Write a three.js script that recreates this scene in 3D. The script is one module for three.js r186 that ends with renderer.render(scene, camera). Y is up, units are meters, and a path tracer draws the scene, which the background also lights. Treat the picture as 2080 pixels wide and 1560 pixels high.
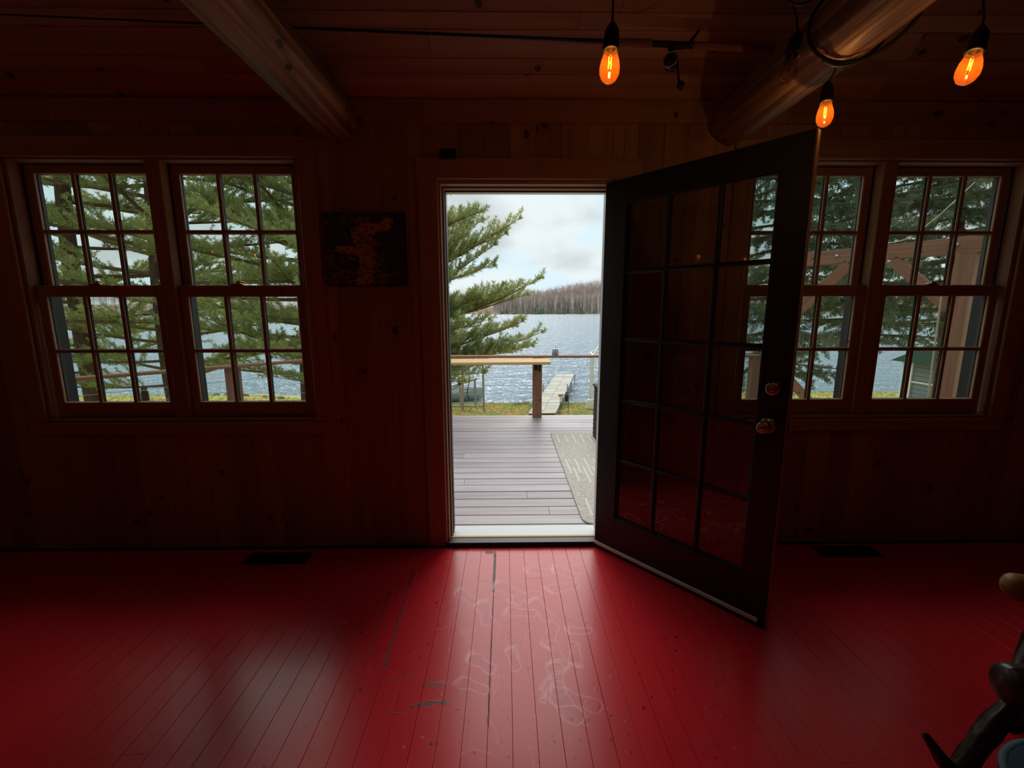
import * as THREE from 'three';
import { mergeGeometries } from 'three/addons/utils/BufferGeometryUtils.js';
import { RoundedBoxGeometry } from 'three/addons/geometries/RoundedBoxGeometry.js';
import { ImprovedNoise } from 'three/addons/math/ImprovedNoise.js';

// ---------------------------------------------------------------- camera, sky, exposure
const scene = new THREE.Scene();
const camera = new THREE.PerspectiveCamera(2 * Math.atan(780 / 883.3) * 180 / Math.PI, 2080 / 1560, 0.05, 3000);
camera.position.set(0, 1.436, 2.5);
camera.rotation.order = 'YXZ';
camera.rotation.set(-0.16805, -0.01474, -0.00136);
const renderer = new THREE.WebGLRenderer({ antialias: true });
renderer.toneMapping = THREE.LinearToneMapping;
renderer.toneMappingExposure = 1.07;
renderer.shadowMap.enabled = true;

const SKY_LEVEL = 1.0;
const BULB_POWER = 0.06;

let seed = 7;
const rnd = () => { seed = (seed * 1664525 + 1013904223) >>> 0; return seed / 4294967296; };
const rr = (a, b) => a + (b - a) * rnd();
const reseed = s => { seed = s >>> 0; };
const noise = new ImprovedNoise();
function fbm(x, y, z, oct = 4) { let a = 0.5, s = 0; for (let i = 0; i < oct; i++) { s += a * noise.noise(x, y, z); x *= 2.03; y *= 2.03; z *= 2.03; a *= 0.5; } return s; }
const clamp = (x, a, b) => Math.min(b, Math.max(a, x));
const smooth = (a, b, x) => { const t = clamp((x - a) / (b - a), 0, 1); return t * t * (3 - 2 * t); };

{ // broken overcast: pale blue behind soft grey cloud, the same all round
  const W = 1024, H = 512, d = new Float32Array(W * H * 4);
  for (let j = 0; j < H; j++) for (let i = 0; i < W; i++) {
    const u = (i + 0.5) / W, v = (j + 0.5) / H, ph = (u - 0.5) * 2 * Math.PI, th = (v - 0.5) * Math.PI;
    const y = Math.sin(th), x = Math.cos(th) * Math.cos(ph), z = Math.cos(th) * Math.sin(ph);
    const k = (j * W + i) * 4;
    if (y < -0.02) { d[k] = 0.10; d[k + 1] = 0.12; d[k + 2] = 0.13; d[k + 3] = 1; continue; }
    const s = 1 / (Math.max(y, 0) + 0.35);
    const big = fbm(x * s * 1.6 + 3.1, z * s * 1.6, 4.2, 5), fine = fbm(x * s * 4.2, z * s * 4.2 + 9, y * 3 + 1.2, 4);
    const cloud = smooth(-0.3, 0.12, big + 0.5 * fine), shade = smooth(-0.22, 0.3, fbm(x * s * 3.2 + 11, z * s * 3.2, 8.1, 5) + 0.35 * fine);
    const blue = [0.66, 0.86, 0.95], white = [0.80, 0.87, 0.885], grey = [0.58, 0.64, 0.655];
    for (let c = 0; c < 3; c++) {
      const cl = white[c] + (grey[c] - white[c]) * shade;
      d[k + c] = (blue[c] + (cl - blue[c]) * cloud) * SKY_LEVEL;
    }
    d[k + 3] = 1;
  }
  const t = new THREE.DataTexture(d, W, H, THREE.RGBAFormat, THREE.FloatType);
  t.mapping = THREE.EquirectangularReflectionMapping; t.magFilter = THREE.LinearFilter; t.minFilter = THREE.LinearFilter; t.needsUpdate = true;
  scene.background = t; scene.environment = t;
}

{ // veiled sun: a broad bright part of the cloud high over the lake
  const sun = new THREE.DirectionalLight(new THREE.Color(1.0, 0.985, 0.95), 2.55); sun.name = 'veiled_sun'; sun.position.set(-3.5, 24, -42); sun.target.position.set(0, 0, -8); sun.castShadow = true; sun.shadow.radius = 100;
  const c = sun.shadow.camera; c.left = -40; c.right = 40; c.top = 40; c.bottom = -40; c.near = 1; c.far = 140; sun.shadow.mapSize.set(4096, 4096); sun.shadow.bias = -0.0005; scene.add(sun, sun.target);
}

// ---------------------------------------------------------------- helpers
const names = {};
function numbered(n) { const k = names[n] = (names[n] || 0) + 1; return k === 1 ? n : n + '_' + String(k - 1).padStart(3, '0'); }
function shadows(o) { o.traverse(m => { if (m.isMesh) { m.castShadow = true; m.receiveShadow = true; } }); }
function thing(name, label, category, group) {
  const g = new THREE.Group(); g.name = numbered(name); scene.add(g);
  g.userData.label = label; if (category) g.userData.category = category; if (group) g.userData.group = group;
  return g;
}
function structure(name, label) { const g = new THREE.Group(); g.name = name; g.userData = { label, kind: 'structure' }; scene.add(g); return g; }
function mesh(parent, name, geo, mat, label) {
  const m = new THREE.Mesh(geo, mat); m.name = name; m.castShadow = m.receiveShadow = true; if (label) m.userData.label = label; parent.add(m); return m;
}
function sub(parent, name) { const g = new THREE.Group(); g.name = name; parent.add(g); return g; }
// a plank: chamfered section (w along x, t along z) drawn out along y; uv in metres, grain along v
function plankGeo(w, t, len, b = 0.002, uo = rr(0, 5), vo = rr(0, 5)) {
  const hw = w / 2, ht = t / 2, hl = len / 2; b = Math.min(b, hw * 0.8, ht * 0.8);
  const p = [[-hw + b, ht], [hw - b, ht], [hw, ht - b], [hw, -ht + b], [hw - b, -ht], [-hw + b, -ht], [-hw, -ht + b], [-hw, ht - b]];
  const pos = [], uv = [], per = [0];
  for (let i = 0; i < 8; i++) { const a = p[i], c = p[(i + 1) % 8]; per.push(per[i] + Math.hypot(c[0] - a[0], c[1] - a[1])); }
  const tri = (A, B, C, ua, ub, uc) => { pos.push(...A, ...B, ...C); uv.push(...ua, ...ub, ...uc); };
  for (let i = 0; i < 8; i++) {
    const a = p[i], c = p[(i + 1) % 8], u0 = per[i] - hw + b + uo, u1 = per[i + 1] - hw + b + uo;
    const A = [a[0], -hl, a[1]], B = [c[0], -hl, c[1]], C = [c[0], hl, c[1]], D = [a[0], hl, a[1]];
    tri(A, C, D, [u0, vo - hl], [u1, vo + hl], [u0, vo + hl]); tri(A, B, C, [u0, vo - hl], [u1, vo - hl], [u1, vo + hl]);
  }
  for (const s of [1, -1]) for (let i = 1; i < 7; i++) {
    const q = [p[0], p[i], p[i + 1]]; if (s > 0) q.reverse();
    const q3 = q.map(e => [e[0], s * hl, e[1]]);
    // keep outward winding
    tri(q3[0], q3[1], q3[2], [q[0][0] + uo, q[0][1]], [q[1][0] + uo, q[1][1]], [q[2][0] + uo, q[2][1]]);
  }
  const g = new THREE.BufferGeometry();
  g.setAttribute('position', new THREE.Float32BufferAttribute(pos, 3)); g.setAttribute('uv', new THREE.Float32BufferAttribute(uv, 2));
  // orient every face outwards (the section is convex)
  const P = g.attributes.position, U = g.attributes.uv, a = new THREE.Vector3(), b2 = new THREE.Vector3(), c2 = new THREE.Vector3();
  for (let i = 0; i < P.count; i += 3) {
    a.fromBufferAttribute(P, i); b2.fromBufferAttribute(P, i + 1); c2.fromBufferAttribute(P, i + 2);
    const n = b2.clone().sub(a).cross(c2.clone().sub(a)), m = a.clone().add(b2).add(c2);
    if (n.dot(m) < 0) { P.setXYZ(i + 1, c2.x, c2.y, c2.z); P.setXYZ(i + 2, b2.x, b2.y, b2.z); const u1 = [U.getX(i + 1), U.getY(i + 1)]; U.setXY(i + 1, U.getX(i + 2), U.getY(i + 2)); U.setXY(i + 2, ...u1); }
  }
  g.computeVertexNormals();
  return g;
}
// box given by extents with grain along one axis
function bar(parent, name, mat, x0, x1, y0, y1, z0, z1, axis = 'y', b = 0.002, label) {
  const dx = x1 - x0, dy = y1 - y0, dz = z1 - z0; let g;
  if (axis === 'y') g = plankGeo(dx, dz, dy, b);
  else if (axis === 'x') { g = plankGeo(dy, dz, dx, b); g.rotateZ(-Math.PI / 2); }
  else { g = plankGeo(dx, dy, dz, b); g.rotateX(-Math.PI / 2); }
  g.translate((x0 + x1) / 2, (y0 + y1) / 2, (z0 + z1) / 2);
  return mesh(parent, name, g, mat, label);
}
// beam between two points; w across, t in the direction of up
function beamGeo(p0, p1, w, t, up = [0, 1, 0], b = 0.004) {
  const A = new THREE.Vector3(...p0), B = new THREE.Vector3(...p1), y = B.clone().sub(A), L = y.length(); y.normalize();
  const z = new THREE.Vector3(...up); z.addScaledVector(y, -z.dot(y)).normalize(); const x = y.clone().cross(z);
  const g = plankGeo(w, t, L, b); g.applyMatrix4(new THREE.Matrix4().makeBasis(x, y, z).setPosition(A.add(B).multiplyScalar(0.5))); return g;
}
function tubeGeo(pts, r, seg = 24, rad = 8) { return new THREE.TubeGeometry(new THREE.CatmullRomCurve3(pts.map(p => new THREE.Vector3(...p))), seg, r, rad, false); }
function rodGeo(p0, p1, r0, r1 = r0, n = 8) {
  const A = new THREE.Vector3(...p0), B = new THREE.Vector3(...p1), d = B.clone().sub(A), L = d.length();
  const g = new THREE.CylinderGeometry(r1, r0, L, n); g.applyQuaternion(new THREE.Quaternion().setFromUnitVectors(new THREE.Vector3(0, 1, 0), d.normalize())); g.translate(...A.add(B).multiplyScalar(0.5).toArray()); return g;
}
const merge = a => mergeGeometries(a.map(g => { const q = g.index ? g.toNonIndexed() : g; for (const k of Object.keys(q.attributes)) if (!['position', 'normal', 'uv'].includes(k)) q.deleteAttribute(k); return q; }));

// ---------------------------------------------------------------- textures
function tex(W, H, fn, srgb, sx, sy) { // fn(u, v) in metres -> [r,g,b] 0..255 ; tile sx by sy metres
  const d = new Uint8Array(W * H * 4);
  for (let j = 0; j < H; j++) for (let i = 0; i < W; i++) { const c = fn(i / W * sx, j / H * sy, i / W, j / H), k = (j * W + i) * 4; d[k] = clamp(c[0], 0, 255); d[k + 1] = clamp(c[1], 0, 255); d[k + 2] = clamp(c[2], 0, 255); d[k + 3] = 255; }
  const t = new THREE.DataTexture(d, W, H); t.wrapS = t.wrapT = THREE.RepeatWrapping; t.magFilter = THREE.LinearFilter; t.minFilter = THREE.LinearMipmapLinearFilter; t.generateMipmaps = true;
  if (srgb) t.colorSpace = THREE.SRGBColorSpace; t.repeat.set(1 / sx, 1 / sy); t.needsUpdate = true; return t;
}
// knotty wood; tile sx (across) by sy (along the grain)
function woodTex(s, base, dark, knotCol, { sx = 1.4, sy = 2.8, W = 512, H = 1024, knots = 26, streak = 0.55 } = {}) {
  reseed(s); const K = [];
  for (let i = 0; i < knots; i++) K.push([rr(0, sx), rr(0, sy), rr(0.008, 0.02), rr(0.8, 1.6)]);
  return tex(W, H, (x, y, u, v) => {
    // wrap-friendly noise by cross fade
    let warp = 0, kn = 0;
    for (const k of K) {
      let dx = x - k[0], dy = y - k[1]; if (dx > sx / 2) dx -= sx; if (dx < -sx / 2) dx += sx; if (dy > sy / 2) dy -= sy; if (dy < -sy / 2) dy += sy;
      const r = Math.hypot(dx, dy / k[3]); if (r < k[2] * 7) warp += (dx > 0 ? 1 : -1) * k[2] * 0.8 * Math.exp(-Math.pow(r / (k[2] * 2.2), 2));
      if (r < k[2] * 1.5) kn = Math.max(kn, smooth(k[2] * 1.15, k[2] * 0.75, r) * (0.75 + 0.25 * Math.sin(r * 1400)));
      else if (r < k[2] * 3) kn = Math.max(kn, 0.12 * smooth(k[2] * 3, k[2], r));
    }
    const g = v, f = a => { const n0 = fbm((x + warp) * 38 + s, y * 1.1, 3.3 + s, 3), n1 = fbm((x + warp) * 38 + s, (y - sy) * 1.1, 3.3 + s, 3); return n0 + (n1 - n0) * smooth(0.8, 1, g); };
    const b = fbm((x + warp) * 7 + 5, Math.sin(g * Math.PI * 2) * 0.6, Math.cos(g * Math.PI * 2) * 0.6 + s, 3);
    const st = clamp(0.45 + streak * (f() * 1.3 + b * 0.9), 0, 1);
    return [0, 1, 2].map(c => { const w = base[c] + (dark[c] - base[c]) * st; return w + (knotCol[c] - w) * kn; });
  }, true, sx, sy);
}
const T = {};
T.wall = woodTex(11, [190, 156, 126], [150, 114, 88], [58, 38, 28]);
T.trim = woodTex(23, [186, 150, 116], [150, 112, 84], [72, 46, 32], { W: 256, H: 512, knots: 5 });
T.deck = woodTex(37, [196, 184, 188], [160, 147, 152], [128, 118, 120], { W: 512, H: 512, knots: 0, streak: 0.7 });
T.lumber = woodTex(41, [236, 200, 136], [206, 160, 96], [120, 80, 44], { W: 256, H: 512, knots: 6 });
T.cedar = woodTex(53, [166, 120, 94], [128, 86, 66], [60, 40, 32], { W: 256, H: 512, knots: 8 });
T.log = woodTex(61, [180, 138, 102], [86, 52, 34], [44, 28, 20], { W: 512, H: 1024, knots: 14, streak: 0.8, sx: 0.8, sy: 2.8 });
T.bark = tex(256, 512, (x, y, u, v) => { const p = Math.sin(v * Math.PI * 2), q = Math.cos(v * Math.PI * 2), n = fbm(Math.sin(u * 6.283) * 3, Math.cos(u * 6.283) * 3 + p * 2.2, q * 2.2, 5), m = 0.5 + n * 1.1; return [60 + 66 * m, 48 + 52 * m, 40 + 40 * m]; }, true, 1, 1);
T.barkBump = tex(256, 512, (x, y, u, v) => { const p = Math.sin(v * Math.PI * 2), q = Math.cos(v * Math.PI * 2), n = fbm(Math.sin(u * 6.283) * 5, Math.cos(u * 6.283) * 5 + p * 2.5, q * 2.5, 5), m = 128 + 200 * n; return [m, m, m]; }, false, 1, 1);
const per = (u, v, f, o) => { const a = u * 6.2832, b = v * 6.2832; return fbm(Math.sin(a) * f + 3, Math.cos(a) * f + Math.sin(b) * f * 1.31 + 7, Math.cos(b) * f + 1.7, o); };
T.waves = tex(1024, 1024, (x, y, u, v) => { const n = per(u, v, 2.2, 5) * 0.9 + 0.35 * Math.sin((v * 34 + per(u, v, 1.4, 3) * 6) * 6.2832) * (0.6 + per(u, v, 2.7, 2)) + 0.25 * Math.sin((v * 61 + u * 5 + per(v, u, 1.9, 3) * 7) * 6.2832); const m = 128 + 90 * n; return [m, m, m]; }, false, 14, 14);
T.grass = tex(512, 512, (x, y, u, v) => { const n = per(u, v, 2.5, 5), f = per(u, v, 14, 3), g = smooth(-0.15, 0.2, n + 0.4 * f); return [214 - 50 * g + 80 * f, 182 - 10 * g + 66 * f, 112 - 32 * g + 40 * f]; }, true, 3, 3);
T.rug = tex(512, 512, (x, y, u, v) => { const n = per(u, v, 9, 4), f = per(u, v, 34, 2), h = per(u * 0.5, v, 16, 3), m = 202 + 44 * n + 70 * f + 30 * h; return [m, m - 8, m - 20]; }, true, 1, 1);

// painted floor: red paint with fine ridges, scuffs, bare-foot marks and worn joints, in metres of the room (x -2..2, z 0..3)
function floorCanvas(kind) {
  const W = 2048, H = 1536, c = document.createElement('canvas'); c.width = W; c.height = H; const g = c.getContext('2d');
  const X = x => (x + 2) / 4 * W, Z = z => z / 3 * H, S = W / 4, col = kind === 'color';
  g.fillStyle = col ? 'rgb(214,38,48)' : 'rgb(108,108,108)'; g.fillRect(0, 0, W, H);
  reseed(91);
  for (let i = 0; i < 5200; i++) { // brush ridges along the boards
    const x = rr(0, W), z = rr(0, H), l = rr(20, 260), a = rr(0.03, 0.10), up = rnd() < 0.5;
    g.strokeStyle = col ? (up ? `rgba(226,66,72,${a})` : `rgba(176,24,32,${a})`) : (up ? `rgba(150,150,150,${a})` : `rgba(70,70,70,${a})`);
    g.lineWidth = rr(0.6, 2); g.beginPath(); g.moveTo(x, z); g.lineTo(x + rr(-2, 2), z + l); g.stroke();
  }
  for (let i = 0; i < 420; i++) { // specks, nail heads and dents
    const x = X(rr(-0.9, 0.9)), z = Z(Math.pow(rnd(), 1.4) * 1.8), r = rr(0.8, 3);
    g.fillStyle = col ? (rnd() < 0.65 ? `rgba(70,14,18,${rr(0.3, 0.8)})` : `rgba(226,150,150,${rr(0.2, 0.6)})`) : `rgba(${rnd() < 0.5 ? 60 : 200},${120},${120},0.6)`;
    g.beginPath(); g.ellipse(x, z, r, r * rr(0.5, 1.6), 0, 0, 7); g.fill();
  }
  const line = (pts, w, stroke, jitter = 1.2) => { g.strokeStyle = stroke; g.lineWidth = w; g.beginPath(); pts.forEach((p, i) => { const q = [X(p[0]) + rr(-jitter, jitter), Z(p[1]) + rr(-jitter, jitter)]; i ? g.lineTo(...q) : g.moveTo(...q); }); g.stroke(); };
  const ragged = (x0, z0, x1, z1, w, n, c1) => { for (let i = 0; i < n; i++) { const t = i / n, x = x0 + (x1 - x0) * t, z = z0 + (z1 - z0) * t; g.fillStyle = c1; g.beginPath(); g.ellipse(X(x) + rr(-1, 1), Z(z), w * rr(0.4, 1.2), rr(4, 12), 0, 0, 7); g.fill(); } };
  const bare = col ? 'rgba(112,92,80,0.8)' : 'rgba(215,215,215,0.9)', faint = col ? 'rgba(104,58,54,0.6)' : 'rgba(190,190,190,0.7)';
  ragged(-0.067, 0.1, -0.066, 0.46, 4, 60, bare); ragged(-0.067, 0.5, -0.066, 1.2, 1.6, 60, faint); // the worn joint
  ragged(-0.52, 0.26, -0.50, 0.95, 2.6, 70, faint); ragged(-0.60, 0.45, -0.585, 0.9, 1.6, 30, faint);
  ragged(-0.12, 0.085, -0.08, 0.085, 5, 8, bare); for (let i = 0; i < 26; i++) ragged(rr(-0.36, 0.4), 0.035, rr(-0.36, 0.4), 0.036, 3, 1, bare);
  for (const [x, z] of [[-0.30, 1.02], [-0.27, 1.10], [-0.33, 1.11]]) for (let i = 0; i < 16; i++) line([[x + rr(-0.03, 0.05), z + rr(-0.008, 0.008)], [x + rr(-0.03, 0.07), z + rr(-0.012, 0.012)]], rr(1, 3), faint);
  line([[-0.50, 1.0], [-0.44, 0.985], [-0.36, 0.98]], 3, faint); line([[-0.42, 0.99], [-0.43, 1.14], [-0.36, 1.145]], 2, faint);
  // bare footprints: pale dried edges
  const mark = (pts, close) => {
    for (const [w, a] of [[6, 0.2], [2.4, 0.55], [1.2, 0.7]]) {
      g.strokeStyle = col ? `rgba(246,176,180,${a * 0.6})` : `rgba(60,60,60,${a * 0.5})`; g.lineWidth = w; g.lineJoin = 'round'; g.beginPath();
      pts.forEach((p, i) => i ? g.lineTo(...p) : g.moveTo(...p)); if (close) g.closePath(); g.stroke();
    }
    if (close) { g.fillStyle = col ? 'rgba(190,60,68,0.2)' : 'rgba(108,108,108,0.1)'; g.beginPath(); pts.forEach((p, i) => i ? g.lineTo(...p) : g.moveTo(...p)); g.closePath(); g.fill(); }
  };
  const foot = (x, z, ang, len = 0.2, flip = 1) => {
    const base = [[0, -0.5], [0.15, -0.46], [0.19, -0.3], [0.17, -0.05], [0.19, 0.2], [0.22, 0.34], [0.18, 0.45], [-0.02, 0.47], [-0.2, 0.4], [-0.21, 0.24], [-0.13, 0.02], [-0.14, -0.22], [-0.16, -0.4]];
    const tr = ([a, b]) => { a = a * flip * len * S; b = b * len * S; const c = Math.cos(ang), s = Math.sin(ang); return [X(x) + a * c - b * s, Z(z) + a * s + b * c]; };
    const cv = new THREE.CatmullRomCurve3(base.map(p => new THREE.Vector3(p[0] * rr(0.75, 1.25), p[1] * rr(0.9, 1.08), 0)), true).getPoints(44).map(p => tr([p.x, p.y]));
    mark(cv, true);
    for (let i = 0; i < 5; i++) { const a = -0.17 + i * 0.088, b = 0.56 - Math.pow(i - 1, 2) * 0.012, r = (i === 0 ? 0.055 : 0.036), q = []; for (let k = 0; k < 10; k++) q.push(tr([a + Math.cos(k * 0.63) * r, b + Math.sin(k * 0.63) * r])); mark(q, true); }
  };
  const F = [[-0.10, 0.62, 2.8, 0.17], [0.07, 0.62, 1.7, 0.15, -1], [0.17, 0.60, 2.6, 0.17], [0.02, 0.45, 2.2, 0.19], [0.20, 0.76, 0.3, 0.16, -1], [0.21, 0.88, -0.2, 0.16], [-0.10, 0.92, 2.2, 0.14], [0.03, 0.90, 2.9, 0.12], [0.29, 0.87, 0.1, 0.13, -1],
    [0.20, 1.0, 3.1, 0.16], [0.21, 1.10, 2.6, 0.2], [0.25, 1.1, 1.9, 0.2, -1], [0.33, 0.74, 1.6, 0.11], [0.30, 0.42, 1.3, 0.17], [0.19, 0.28, 1.7, 0.16], [-0.13, 1.03, 2.0, 0.13, -1], [0.1, 0.5, 1.1, 0.17], [-0.2, 0.5, 2.4, 0.15], [0.33, 0.3, 2.2, 0.16]];
  for (const f of F) foot(...f);
  for (let i = 0; i < 30; i++) { const x = rr(-0.25, 0.4), z = rr(0.1, 1.3), q = []; let a = rr(0, 6); let px = X(x), pz = Z(z); for (let k = 0; k < 9; k++) { q.push([px, pz]); a += rr(-0.6, 0.6); px += Math.cos(a) * 7; pz += Math.sin(a) * 9; } g.globalAlpha = 0.5; mark(q, false); g.globalAlpha = 1; }
  const t = new THREE.CanvasTexture(c); t.flipY = false; t.wrapS = t.wrapT = THREE.RepeatWrapping; t.repeat.set(1 / 4, 1 / 3); t.offset.set(0.5, 0);
  if (col) t.colorSpace = THREE.SRGBColorSpace; return t;
}
T.floor = floorCanvas('color'); T.floorR = floorCanvas('rough');

// ---------------------------------------------------------------- materials
const std = o => new THREE.MeshStandardMaterial(o), phy = o => new THREE.MeshPhysicalMaterial(o);
const M = {
  wall: [std({ map: T.wall, roughness: 0.6, color: 0xffffff }), std({ map: T.wall, roughness: 0.6, color: 0xf2e6dc }), std({ map: T.wall, roughness: 0.62, color: 0xe4d6cc }), std({ map: T.wall, roughness: 0.58, color: 0xfff0e0 })],
  trim: std({ map: T.trim, roughness: 0.5 }),
  core: std({ color: 0x7a5236, roughness: 0.9 }),
  floor: phy({ map: T.floor, roughnessMap: T.floorR, roughness: 0.62, bumpMap: T.floorR, bumpScale: 0.0012, specularIntensity: 0.6 }),
  subfloor: std({ color: 0x241410, roughness: 1 }),
  log: phy({ map: T.log, roughness: 0.55, clearcoat: 0.12, clearcoatRoughness: 0.3, bumpMap: T.log, bumpScale: 0.012 }),
  glass: phy({ color: 0xf3f8f5, transmission: 1, thickness: 0, roughness: 0, ior: 1.5 }),
  doorGlass: phy({ color: 0xe2e6e4, transmission: 1, thickness: 0, roughness: 0, ior: 1.5 }),
  clad: std({ color: 0x15161a, roughness: 0.5 }),
  doorPaint: std({ color: 0x150b0c, roughness: 0.5 }),
  doorEdge: std({ map: T.trim, roughness: 0.5 }),
  black: std({ color: 0x0c0c0d, roughness: 0.5 }),
  cord: std({ color: 0x0b0a0a, roughness: 0.6 }),
  white: std({ color: 0xe8e8e6, roughness: 0.5 }),
  alu: std({ color: 0xcfd0cc, roughness: 0.35, metalness: 0.6 }),
  steel: std({ color: 0xb9bcc0, roughness: 0.3, metalness: 0.9 }),
  nickel: std({ color: 0xbab2ac, roughness: 0.28, metalness: 1 }),
  brass: std({ color: 0xb08a4a, roughness: 0.3, metalness: 1 }),
  deck: [0xffffff, 0xf0eaec, 0xe6e2e6, 0xf6efee].map(c => std({ map: T.deck, roughness: 0.5, color: c })),
  lumber: std({ map: T.lumber, roughness: 0.7 }),
  cedar: std({ map: T.cedar, roughness: 0.75 }),
  cable: std({ color: 0xb4b8ba, roughness: 0.4, metalness: 0.8 }),
  bark: std({ map: T.bark, roughness: 0.95, bumpMap: T.barkBump, bumpScale: 0.03 }),
  twig: std({ color: 0x7c6858, roughness: 0.95 }),
  needle: phy({ color: 0xffffff, roughness: 1, transmission: 0.4, thickness: 0, side: THREE.DoubleSide }),
  grass: std({ map: T.grass, roughness: 1 }),
  water: phy({ color: 0x8fa9ba, roughness: 0.15, bumpMap: T.waves, bumpScale: 0.3, specularIntensity: 1, ior: 1.33 }),
  galv: std({ color: 0x9a948c, roughness: 0.55, metalness: 0.3 }),
  whitePaint: std({ color: 0xe6e8e8, roughness: 0.5 }),
  rug: std({ map: T.rug, roughness: 1 }),
  rugLine: std({ color: 0xeae6da, roughness: 1 }),
  cork: std({ color: 0x7d4f3c, roughness: 0.85 }),
  stone: std({ color: 0x8f7f72, roughness: 0.95 }),
};
const GROUP = 'string light bulbs';

// ---------------------------------------------------------------- room shell
const RX = 3.7, RZ = 6.2, EAVE = 2.522, SLOPE = 32 * Math.PI / 180, WT = 0.15;
const TH = Math.tan(SLOPE), RIDGE = EAVE + TH * RZ / 2;
const holes = [[-2.66, -1.10, 0.80, 2.236], [-0.375, 0.64, -0.2, 2.132], [1.33, 2.89, 0.80, 2.236]];
const wallFront = structure('wall_front', 'knotty pine board wall holding the doorway and both windows');
{ // solid wall round the openings
  const xs = [-RX - WT, -2.66, -1.10, -0.375, 0.64, 1.33, 2.89, RX + WT];
  for (let i = 0; i < 7; i++) {
    const h = holes.find(q => Math.abs(q[0] - xs[i]) < 1e-6);
    const spans = h ? [[-0.3, h[2]], [h[3], EAVE]] : [[-0.3, EAVE]];
    for (const [a, b] of spans) if (b - a > 0.02) bar(wallFront, 'wall_core', M.core, xs[i], xs[i + 1], a, b, -WT, -0.0185, 'y', 0.0005);
  }
  reseed(200);
  let x = -RX, k = 0;
  while (x < RX - 0.01) {
    const w = 0.138, x1 = Math.min(x + w, RX), cuts = [x, x1];
    for (const h of holes) for (const e of [h[0], h[1]]) if (e > x + 0.004 && e < x1 - 0.004) cuts.push(e);
    cuts.sort((a, b) => a - b); const mt = M.wall[Math.floor(rnd() * 4)];
    for (let i = 0; i + 1 < cuts.length; i++) {
      const c = (cuts[i] + cuts[i + 1]) / 2, h = holes.find(q => c > q[0] && c < q[1]);
      const spans = h ? [[0, h[2]], [h[3], 2.43]] : [[0, 2.43]];
      for (const [a, b] of spans) if (b - a > 0.03) bar(wallFront, 'board', mt, cuts[i], cuts[i + 1], a, b, -0.0184, 0, 'y', 0.0035);
    }
    x = x1; k++;
  }
  reseed(210);
  let px = -RX; for (const e of [-2.35, -0.42, 1.5, RX]) { bar(wallFront, 'frieze_board', M.wall[Math.floor(rnd() * 4)], px, e - 0.002, 2.41, 2.521, 0.0005, 0.02, 'x', 0.004); px = e; }
}
{ // floor: painted strips running to the door
  const f = structure('floor', 'red painted narrow plank floor, worn and scuffed by the doorway');
  bar(f, 'subfloor', M.subfloor, -RX - WT, RX + WT, -0.3, -0.0205, -WT, RZ + WT, 'z', 0.0005);
  reseed(300); const w = 0.0855; let x = -0.152 - w * 42;
  while (x < RX) {
    const x0 = Math.max(x, -RX), x1 = Math.min(x + w, RX); let z = 0.03; if (x1 - x0 > 0.02) {
      let first = true;
      while (z < RZ - 0.01) {
        let l = first ? rr(0.9, 3.4) : rr(2.6, 4.2); if (first && x > -0.2 && x < -0.1) l = 0.34; else if (first && x > -0.11 && x < -0.02) l = 0.10; else if (first && x > 0.1 && x < 0.19) l = 0.32;
        let z1 = Math.min(z + l, RZ); if (RZ - z1 < 0.6) z1 = RZ;
        const gap = 0.0007 + rnd() * 0.0006;
        const g = plankGeo(x1 - x0 - gap, 0.02, z1 - z - 0.001, 0.0007, 0, 0), cx = (x0 + x1) / 2, cz = (z + z1) / 2;
        g.rotateX(-Math.PI / 2); const P = g.attributes.position, U = g.attributes.uv; for (let i = 0; i < P.count; i++) U.setXY(i, P.getX(i) + cx, P.getZ(i) + cz);
        g.translate(cx, -0.0105 + rr(-0.0003, 0.0002), cz); mesh(f, 'floor_plank', g, M.floor); z = z1; first = false;
      }
    }
    x += w;
  }
}
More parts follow.
